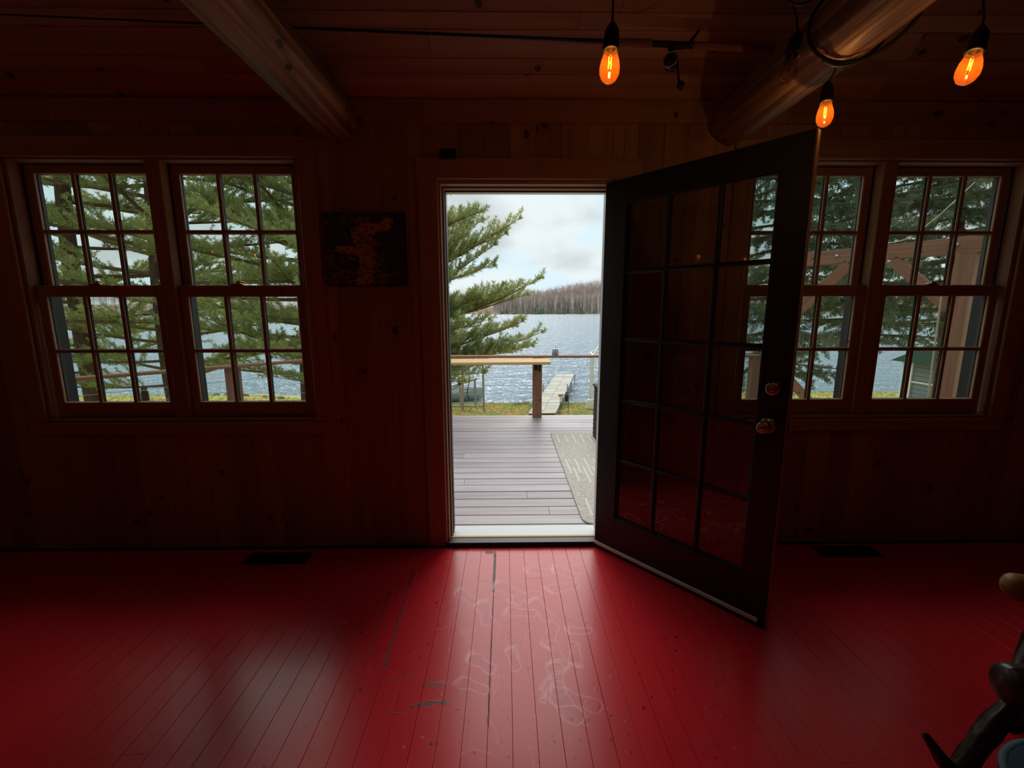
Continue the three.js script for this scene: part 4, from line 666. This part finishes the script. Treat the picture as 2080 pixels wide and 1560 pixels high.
function skiff(x, z, len, turn, label, m) {
  const t = thing('rowing_boat', label, 'boat'); t.position.set(x, WATER + 0.02, z); t.rotation.y = turn; const n = 20, pos = [], idx = [], prof = [[0, -0.12], [0.5, -0.08], [0.86, 0.18], [1, 0.42], [1.05, 0.43], [0.94, 0.4], [0.78, 0.1], [0, 0.02]];
  for (let i = 0; i <= n; i++) { const s = i / n, w = 0.62 * Math.pow(Math.sin(Math.min(1, s * 1.15 + 0.25) * Math.PI * 0.5 + (s > 0.6 ? (s - 0.6) * 3.6 : 0)), 0.8) || 0.02; for (const sd of [-1, 1]) for (const p of prof) pos.push((s - 0.5) * len, p[1] + 0.12 * s * s, sd * p[0] * Math.max(0.02, w)); }
  const k = prof.length * 2; for (let i = 0; i < n; i++) for (let h = 0; h < 2; h++) for (let j = 0; j + 1 < prof.length; j++) { const a = i * k + h * prof.length + j, b = a + 1, c = a + k, d = b + k; h ? idx.push(a, b, c, b, d, c) : idx.push(a, c, b, b, c, d); }
  const g = new THREE.BufferGeometry(); g.setAttribute('position', new THREE.Float32BufferAttribute(pos, 3)); g.setIndex(idx); g.computeVertexNormals(); mesh(t, 'hull', g, m);
  for (const q of [-0.2, 0.12]) mesh(t, 'thwart', new RoundedBoxGeometry(0.22, 0.04, 0.9, 1, 0.01).translate(q * len, 0.22, 0), m);
}
skiff(-2.9, -19.0, 3.6, 0.25, 'pale grey rowing boat moored behind the boat lift', std({ color: 0x9fb0ae, roughness: 0.5 }));
{ // white canopy lift right of the dock
  const t = thing('canopy_lift', 'white pipe frame lift on the shore beyond the dock', 'boat lift'); const m = M.whitePaint, z = -17; const p = (n, a, b, r) => mesh(t, n, rodGeo(a, b, r), m);
  for (const [x, zz] of [[3.95, z], [4.22, z - 1.8], [5.8, z], [5.9, z - 2.2]]) p('post', [x, -3.3, zz], [x, -0.62, zz], 0.055);
  p('top_rail', [3.95, -0.62, z], [5.8, -0.62, z], 0.05); p('top_rail', [3.95, -0.62, z], [4.22, -0.62, z - 1.8], 0.05); p('top_rail', [4.22, -0.62, z - 1.8], [5.9, -0.62, z - 2.2], 0.05); p('hoop', [3.95, -0.62, z], [4.3, -0.25, z - 0.6], 0.04); p('hoop', [4.22, -0.62, z - 1.8], [4.5, -0.3, z - 0.9], 0.04); p('brace', [3.98, -1.3, z], [4.2, -2.0, z - 1.2], 0.035); p('bottom_rail', [3.95, -2.6, z], [5.8, -2.6, z], 0.05);
}
{ const t = thing('propane_tank', 'white cylinder with a dark base standing on the bank under the pipe frame', 'tank'); t.position.set(3.66, groundY(3.66, -15.9), -15.9); mesh(t, 'cylinder', new THREE.LatheGeometry([[0, 0.03], [0.13, 0.03], [0.16, 0.08], [0.16, 0.38], [0.12, 0.46], [0.05, 0.49], [0, 0.49]].map(p => new THREE.Vector2(p[0], p[1])), 24), M.whitePaint); mesh(t, 'foot_ring', new THREE.CylinderGeometry(0.13, 0.13, 0.06, 24).translate(0, 0.03, 0), M.clad); mesh(t, 'valve', new THREE.CylinderGeometry(0.03, 0.03, 0.07, 12).translate(0, 0.52, 0), M.brass); }
function stake(x, z, h, label, top) {
  const t = thing('garden_stake', label, 'stake'); t.position.set(x, groundY(x, z) - 0.05, z); mesh(t, 'rod', rodGeo([0, 0, 0], [0.01, h, 0], 0.014), std({ color: 0x5a4a3a, roughness: 0.8 }));
  if (top) mesh(t, 'ornament', merge([new THREE.SphereGeometry(0.055, 12, 8).scale(1.5, 0.8, 0.7).translate(0.0, h + 0.03, 0), rodGeo([0.05, h + 0.03, 0], [0.3, h + 0.05, 0.02], 0.025, 0.005)]), std({ color: 0x9a7f50, roughness: 0.8 }), 'tan bird shaped ornament');
}
stake(2.10, -13.95, 0.86, 'thin garden stake with a tan bird ornament next to the dock', true); stake(2.56, -14.9, 0.95, 'plain thin garden stake with no ornament next to the dock', false);
{ const t = thing('mooring_post', 'short dark wooden mooring post on the bank near the pine trunks', 'post'); const x = -11.6, z = -11.4; t.position.set(x, groundY(x, z) - 0.1, z); mesh(t, 'shaft', new THREE.LatheGeometry([[0, 0], [0.11, 0], [0.105, 0.75], [0.09, 0.80], [0.07, 0.84], [0.09, 0.88], [0.07, 0.98], [0, 1.0]].map(p => new THREE.Vector2(p[0], p[1])), 16), std({ color: 0x3a322c, roughness: 0.9 })); mesh(t, 'chain', new THREE.TorusGeometry(0.1, 0.014, 8, 18).rotateX(1.3).translate(0, 0.82, 0), M.galv); }
{ // shed seen through the right window
  const t = thing('lake_shed', 'small grey shed with white corner boards and a green roof near the water', 'shed'); const x0 = 16.2, x1 = 19.4, z = -12.2, z1 = -14.8, y0 = -2.7, y1 = -0.62; const gy = std({ color: 0x7d888f, roughness: 0.8 });
  for (let i = 0; i < 12; i++) { const a = y0 + (y1 - y0) * i / 12; bar(t, 'siding_board', gy, x0, x1, a, a + (y1 - y0) / 12 - 0.012, z1, z, 'x', 0.004); }
  bar(t, 'corner_board', M.whitePaint, x0 - 0.05, x0 + 0.03, y0, y1, z1 - 0.03, z1 + 0.42, 'y'); bar(t, 'corner_board', M.whitePaint, x0 - 0.05, x0 + 0.1, y0, y1, z - 0.1, z + 0.04, 'y'); bar(t, 'corner_board', M.whitePaint, x1 - 0.06, x1 + 0.06, y0, y1, z - 0.1, z + 0.04, 'y');
  bar(t, 'batten', M.whitePaint, x0 - 0.03, x0 - 0.001, y0, y1, -13.42, -13.34, 'y'); bar(t, 'batten', M.whitePaint, x0 - 0.03, x0 - 0.001, -1.42, -1.36, z1 + 0.42, z - 0.1, 'z');
  const sh = new THREE.Shape([[z1 - 0.35, y1], [z + 0.35, y1], [(z + z1) / 2, y1 + 0.8]].map(p => new THREE.Vector2(...p))), g = new THREE.ExtrudeGeometry(sh, { depth: x1 - x0 + 0.6, bevelEnabled: false }); g.rotateY(-Math.PI / 2); g.translate(x1 + 0.3, 0, 0); mesh(t, 'roof', g, std({ color: 0x2c5244, roughness: 0.7 }));
}

// ---- pines
function tuftGeo(n, len, w, spread, s) {
  reseed(s); const pos = [];
  for (let i = 0; i < n; i++) { const a = rr(0, 6.283), t = spread * Math.sqrt(rnd()), l = len * rr(0.7, 1.1), b = rr(-0.25, 0.1) * len; const d = new THREE.Vector3(Math.sin(t) * Math.cos(a), Math.cos(t), Math.sin(t) * Math.sin(a)); const side = new THREE.Vector3(rr(-1, 1), rr(-1, 1), rr(-1, 1)).cross(d).normalize().multiplyScalar(w / 2); const o = new THREE.Vector3(0, b, 0), e = o.clone().addScaledVector(d, l); e.y -= 0; const m = o.clone().addScaledVector(d, l * 0.45);
    pos.push(...o.toArray(), ...m.clone().add(side).toArray(), ...e.toArray(), ...o.toArray(), ...e.toArray(), ...m.clone().sub(side).toArray()); }
  const g = new THREE.BufferGeometry(); g.setAttribute('position', new THREE.Float32BufferAttribute(pos, 3)); g.computeVertexNormals(); return g;
}
const pineTuft = tuftGeo(22, 0.118, 0.0105, 1.0, 1001), spruceTuft = tuftGeo(24, 0.1, 0.0125, 1.25, 1002);
const UPV = new THREE.Vector3(0, 1, 0);
function conifer(name, label, o) {
  const t = thing(name, label, 'tree', 'conifers between the deck and the lake'); t.position.set(o.x, groundY(o.x, o.z) - 0.1, o.z); reseed(o.seed);
  const h = o.h, lean = o.lean || [0, 0], axis = y => new THREE.Vector3(lean[0] * y + 0.12 * Math.sin(y * 0.5 + o.seed), y, lean[1] * y + 0.1 * Math.cos(y * 0.43 + o.seed)), rad = y => o.r * Math.pow(Math.max(0.02, 1 - y / h), 0.75) + (y < 0.6 ? 0.1 * o.r * (0.6 - y) / 0.6 * 3 : 0);
  { const ny = 44, na = 16, pos = [], uv = [], idx = []; for (let j = 0; j <= ny; j++) { const y = h * Math.pow(j / ny, 1.2), c = axis(y), q = rad(y); for (let i = 0; i <= na; i++) { const a = i / na * 6.2832, k = q * (1 + 0.10 * fbm(Math.cos(a) * 2, Math.sin(a) * 2, y * 2 + o.seed, 3)); pos.push(c.x + k * Math.cos(a), c.y, c.z + k * Math.sin(a)); uv.push(i / na * 2, y * 0.7); } } for (let j = 0; j < ny; j++) for (let i = 0; i < na; i++) { const p = j * (na + 1) + i, q = p + na + 1; idx.push(p, q, p + 1, q, q + 1, p + 1); } const g = new THREE.BufferGeometry(); g.setAttribute('position', new THREE.Float32BufferAttribute(pos, 3)); g.setAttribute('uv', new THREE.Float32BufferAttribute(uv, 2)); g.setIndex(idx); g.computeVertexNormals(); mesh(t, 'trunk', g, M.bark); }
  const mats = [], cols = [], m4 = new THREE.Matrix4(), q = new THREE.Quaternion(), q2 = new THREE.Quaternion(), col = new THREE.Color();
  const tuft = (p, d, s, young) => { q.setFromUnitVectors(UPV, d); q2.setFromAxisAngle(UPV, rr(0, 6.28)); q.multiply(q2); mats.push(m4.compose(p, q, new THREE.Vector3(s, s, s)).toArray()); const k = rr(0.8, 1.15), c = o.col, y = clamp(0.5 + 1.6 * fbm(p.x * 0.8 + o.seed, p.y * 0.8, p.z * 0.8, 2) + rr(-0.25, 0.25), 0, 1); cols.push([(c[0][0] + (c[1][0] - c[0][0]) * y) * k, (c[0][1] + (c[1][1] - c[0][1]) * y) * k, (c[0][2] + (c[1][2] - c[0][2]) * y) * k]); };
  const limb = (y, dirv, L, rise, curl, dens = 1) => {
    const S = axis(y), D = dirv.clone(); const pt = s => S.clone().addScaledVector(D, L * s).add(new THREE.Vector3(0, L * (rise * s + curl * s * s), 0)); const pts = []; for (let i = 0; i <= 8; i++) { const p = pt(i / 8); p.x += 0.04 * L * fbm(i * 0.7 + y, o.seed, 0.3, 2) * (i / 8); p.z += 0.04 * L * fbm(i * 0.7, y + o.seed, 7.3, 2) * (i / 8); pts.push(p); }
    const cv = new THREE.CatmullRomCurve3(pts), parts = [], r0 = Math.min(rad(y) * 0.5, 0.012 + 0.011 * L); let prev = null;
    for (let i = 0; i < 8; i++) parts.push(rodGeo(pts[i].toArray(), pts[i + 1].toArray(), r0 * (1 - i / 9), r0 * (1 - (i + 1) / 9), 6));
    const step = o.step / dens; let side = 1;
    for (let s = o.bare; s <= 1.0; s += step / L * rr(0.7, 1.3)) {
      const p = cv.getPointAt(Math.min(s, 1)), tg = cv.getTangentAt(Math.min(s, 1)), sv = new THREE.Vector3().crossVectors(tg, UPV).normalize(); side = -side;
      const tl = (o.twig * (1.15 - s) + 0.14) * rr(0.6, 1.2) * Math.min(1, L / 2.2 + 0.3), ang = rr(0.45, 1.05), roll = rr(o.roll[0], o.roll[1]); const td = tg.clone().multiplyScalar(Math.cos(ang)).addScaledVector(sv, Math.sin(ang) * side * Math.cos(roll)).addScaledVector(UPV, Math.sin(ang) * Math.sin(roll)).add(new THREE.Vector3(0, rr(o.twUp[0], o.twUp[1]), 0)).normalize(); const e = p.clone().addScaledVector(td, tl); e.y += o.droop * tl * tl;
      parts.push(rodGeo(p.toArray(), e.toArray(), 0.0055, 0.003, 3));
      const n = Math.max(2, Math.round(tl / o.gap)); for (let k = 1; k <= n; k++) { const f = k / n, w = p.clone().lerp(e, f); w.y += rr(-0.015, 0.015); const dd = td.clone().add(new THREE.Vector3(rr(-0.5, 0.5), rr(-0.15, 0.5), rr(-0.5, 0.5))).normalize(); tuft(w, dd, rr(0.75, 1.2) * o.size, f * 0.7 + s * 0.3); }
    }
    const tip = pts[8]; for (let k = 0; k < 4; k++) tuft(tip.clone(), cv.getTangentAt(1).add(new THREE.Vector3(rr(-0.4, 0.4), rr(-0.1, 0.5), rr(-0.4, 0.4))).normalize(), o.size, 1);
    mesh(t, 'limb', merge(parts), M.twig);
  };
  for (const l of o.custom || []) { const S = axis(l[0]).add(t.position), E = new THREE.Vector3(l[1], l[2], l[3]), d = E.clone().sub(S), hd = new THREE.Vector3(d.x, 0, d.z), L = hd.length(); hd.normalize(); limb(l[0], hd, L, d.y / L - l[4], l[4], l[5] || 1); }
  for (let i = 0; i < o.n; i++) {
    const f = (i + rnd()) / o.n, y = o.y0 + (o.y1 - o.y0) * f, a = i * 2.399 + rr(-0.4, 0.4), sk = o.skip; if (sk && sk(y, a)) continue;
    const L = o.len * (o.shape === 'cone' ? (1 - 0.75 * f) : (0.75 + 0.4 * Math.sin(Math.PI * clamp(f * 0.9 + 0.1, 0, 1)))) * rr(0.75, 1.1); limb(y, new THREE.Vector3(Math.cos(a), 0, Math.sin(a)), L, rr(o.rise[0], o.rise[1]), rr(o.curl[0], o.curl[1]));
  }
  const im = new THREE.InstancedMesh(o.tuft, M.needle, mats.length); mats.forEach((m, i) => { im.setMatrixAt(i, m4.fromArray(m)); im.setColorAt(i, col.setRGB(...cols[i])); }); im.name = 'needles'; im.userData = { kind: 'stuff' }; im.castShadow = im.receiveShadow = true; t.add(im);
  return mats.length;
}
const pineCol = [[0.33, 0.40, 0.155], [0.58, 0.62, 0.26]], spruceCol = [[0.15, 0.205, 0.125], [0.27, 0.33, 0.19]];
const pineBase = { roll: [-0.35, 1.1], r: 0.2, h: 15, y0: 1.2, y1: 11, n: 66, len: 4.2, rise: [-0.02, 0.2], curl: [0.0, 0.14], step: 0.074, twig: 0.8, twUp: [0.0, 0.55], droop: 0.05, gap: 0.07, bare: 0.22, size: 1.0, tuft: pineTuft, col: pineCol };
let total = 0;
total += conifer('white_pine', 'tall white pine with feathery branches reaching across the doorway view', { ...pineBase, x: -3.7, z: -9.9, seed: 71, n: 66, len: 3.9, y1: 10.5,
  skip: (y, a) => Math.cos(a) > 0.45 && y > 1.0,
  custom: [[4.0, 0.36, 3.72, -9.0, 0.16], [3.6, -0.6, 3.75, -9.3, 0.12], [3.3, -0.25, 3.05, -8.8, 0.1], [5.0, -0.75, 3.9, -9.2, 0.1], [2.9, 0.98, 2.25, -8.9, 0.18], [2.6, 0.1, 1.95, -9.3, 0.06], [2.1, 0.45, 1.15, -9.0, 0.14], [1.8, 0.98, 0.86, -9.1, 0.12], [1.7, 0.2, 0.45, -9.0, 0.03], [1.4, -0.7, 0.05, -8.7, 0.02], [4.4, -1.3, 3.6, -8.6, 0.08], [3.0, -1.2, 2.3, -8.4, 0.05], [2.3, -1.0, 1.2, -8.3, 0.05], [1.9, -1.1, 0.7, -8.6, 0.03],
    [5.4, -0.56, 3.8, -8.6, 0.12, 1.2], [4.9, -0.9, 3.55, -9.0, 0.1, 1.2], [4.3, -1.0, 2.9, -9.3, 0.08, 1.2], [4.6, 0.04, 3.4, -9.3, 0.12, 1.2], [3.9, -0.32, 2.62, -9.4, 0.1, 1.2], [4.6, -0.9, 3.25, -8.5, 0.08, 1.2], [3.1, 0.6, 1.85, -9.2, 0.12, 1.2], [3.2, 0.04, 1.95, -8.6, 0.1, 1.2], [3.0, -0.62, 1.75, -8.9, 0.08, 1.2], [2.5, 0.3, 1.02, -9.3, 0.1, 1.2], [2.7, -0.4, 1.2, -8.7, 0.08, 1.2], [2.2, 0.72, 0.52, -8.8, 0.1, 1.2], [2.1, 0.15, 0.32, -9.3, 0.05, 1.2], [1.9, -0.6, 0.06, -9.2, 0.03, 1.2], [1.5, -1.1, -0.4, -8.8, 0.0, 1.2], [1.6, -0.56, -0.15, -8.6, 0.0, 1.2]] });
total += conifer('white_pine', 'white pine whose trunk forks behind the window pane farthest from the doorway', { ...pineBase, x: -11.9, z: -9.9, seed: 72, lean: [0.045, 0], r: 0.24, n: 64, skip: (y, a) => 0.69 * Math.cos(a) + 0.72 * Math.sin(a) > 0.5 && y < 7 && y > 1 });
total += conifer('white_pine', 'white pine with a dark straight trunk rising behind the deck railing', { ...pineBase, x: -9.75, z: -10.3, seed: 73, r: 0.22, n: 66, y0: 0.9, skip: (y, a) => 0.62 * Math.cos(a) + 0.78 * Math.sin(a) > 0.6 && y < 4 });
total += conifer('white_pine', 'white pine filling the window panes nearest the painting', { ...pineBase, x: -6.3, z: -11.4, seed: 74, n: 64, y0: 1.6 });
const spruceBase = { ...pineBase, roll: [-0.9, 0.4], tuft: spruceTuft, col: spruceCol, len: 3.0, rise: [-0.18, 0.02], curl: [0.0, 0.1], step: 0.1, gap: 0.068, twig: 0.55, twUp: [-0.25, 0.05], droop: -0.25, bare: 0.12, n: 84, y0: 0.8, y1: 12, shape: 'flat' };
total += conifer('spruce', 'dark spruce seen through the glass of the open door', { ...spruceBase, x: 7.4, z: -9.8, seed: 81, y0: 1.7 });
total += conifer('spruce', 'dark spruce behind the swing frame post that stands nearer the lake', { ...spruceBase, x: 9.9, z: -9.6, seed: 82, y0: 2.5 });
total += conifer('spruce', 'dark spruce beyond the swing frame beam, lower limbs over the water', { ...spruceBase, x: 13.2, z: -10.4, seed: 83, len: 3.4, y0: 2.6 });
total += conifer('spruce', 'dark spruce standing beside the grey shed', { ...spruceBase, x: 16.5, z: -10.6, seed: 84, len: 3.4, y0: 2.0 });
console.log('tufts', total);

// ---- far shore
{
  const hillY = (x, z) => WATER - 0.4 + smooth(-508, -560, z) * (7 + 5 * fbm(x * 0.006, z * 0.004, 4.4, 3) + 15 * smooth(25, 125, x) + 4 * smooth(-60, -300, x)) + smooth(-504, -512, z) * 1.2;
  const g = new THREE.PlaneGeometry(1700, 160, 220, 30); g.rotateX(-Math.PI / 2); g.translate(0, 0, -580); const P = g.attributes.position; for (let i = 0; i < P.count; i++) P.setY(i, hillY(P.getX(i), P.getZ(i))); g.computeVertexNormals();
  const m = mesh(scene, 'far_shore', g, std({ color: 0xa8907e, roughness: 1 })); m.userData = { label: 'low brown wooded bank across the lake', kind: 'structure' };
  reseed(990);
  const variants = []; for (let v = 0; v < 7; v++) {
    const parts = [], h = rr(17, 24), bend = rr(-0.8, 0.8), tr = rodGeo([0, 0, 0], [bend, h * 0.6, 0], 0.36, 0.28, 5); parts.push(tr, rodGeo([bend, h * 0.6, 0], [bend * 1.3, h, 0], 0.28, 0.07, 4));
    for (let i = 0; i < 16; i++) { const y = h * rr(0.35, 0.95), a = rr(0, 6.28), l = rr(2, 4.5) * (1.2 - y / h); parts.push(rodGeo([bend * Math.min(1, y / h / 0.6), y, 0], [bend + Math.cos(a) * l, y + l * rr(0.8, 1.5), Math.sin(a) * l], 0.12, 0.04, 3)); }
    variants.push(merge(parts));
  }
  const bm = [0xd9cfc4, 0xc4b4a6, 0xa89588, 0xe6dfd6].map(c => std({ color: c, roughness: 1 }));
  for (let i = 0; i < 190; i++) { const x = i < 165 ? rr(-4, 112) : rr(-330, -90), z = -rr(509, 530), b = new THREE.Mesh(variants[i % 7], bm[Math.floor(rnd() * 4)]); b.name = numbered('far_birch'); b.position.set(x, hillY(x, z) - 0.3, z); b.rotation.y = rr(0, 6.28); const k = rr(0.7, 1.1); b.scale.set(1, k, 1); b.userData = { label: 'bare pale birch tree on the far shore', category: 'tree', group: 'bare birches on the far shore' }; b.castShadow = b.receiveShadow = true; scene.add(b); }
  const cg = merge([new THREE.ConeGeometry(2.3, 3.0, 7).translate(0, 2.0, 0.2), new THREE.ConeGeometry(1.9, 2.6, 6).translate(0.4, 3.4, 0), new THREE.ConeGeometry(1.2, 2.2, 7).translate(-0.2, 4.9, 0), new THREE.CylinderGeometry(0.2, 0.2, 1.2, 5).translate(0, 0.5, 0)]), cm = [0x77826a, 0x66725c, 0x868c70].map(c => std({ color: c, roughness: 1 }));
  for (let i = 0; i < 70; i++) { const x = i < 56 ? rr(-8, 118) : rr(-330, -90), z = -rr(508, 516), b = new THREE.Mesh(cg, cm[i % 3]); b.name = numbered('far_fir'); b.position.set(x, hillY(x, z) - 0.2, z); const k = rr(0.5, 1.25); b.scale.set(k, k, k); b.userData = { label: 'small green fir along the far waterline', category: 'tree', group: 'small firs on the far shore' }; b.castShadow = b.receiveShadow = true; scene.add(b); }
  // the crowded bare wood behind: nobody could count its trunks and twigs
  const tg = (() => { const p = [rodGeo([0, 0, 0], [0.3, 15, 0], 0.2, 0.06, 3)]; for (let i = 0; i < 26; i++) { const y = rr(5, 16), a = rr(0, 6.28), l = rr(1.5, 3.6); p.push(rodGeo([0.2, y, 0], [Math.cos(a) * l, y + l * rr(0.4, 1.3), Math.sin(a) * l], 0.09, 0.05, 3)); } return merge(p); })();
  const N = 2600, im = new THREE.InstancedMesh(tg, std({ color: 0xffffff, roughness: 1 }), N), m4 = new THREE.Matrix4(), q = new THREE.Quaternion(), c = new THREE.Color();
  for (let i = 0; i < N; i++) { const x = i < 900 ? rr(-15, 130) : rr(-560, 560), z = -rr(514, 600); q.setFromAxisAngle(UPV, rr(0, 6.28)); const k = rr(0.75, 1.25); m4.compose(new THREE.Vector3(x, hillY(x, z) - 0.3, z), q, new THREE.Vector3(1, k, 1)); im.setMatrixAt(i, m4); const s = rr(0.75, 1.2); c.setRGB(0.56 * s, 0.43 * s, 0.38 * s); im.setColorAt(i, c); }
  im.name = 'far_woods'; im.userData = { label: 'dense bare brown woods covering the far bank', category: 'woods', kind: 'stuff' }; scene.add(im);
}
shadows(scene);
renderer.render(scene, camera);
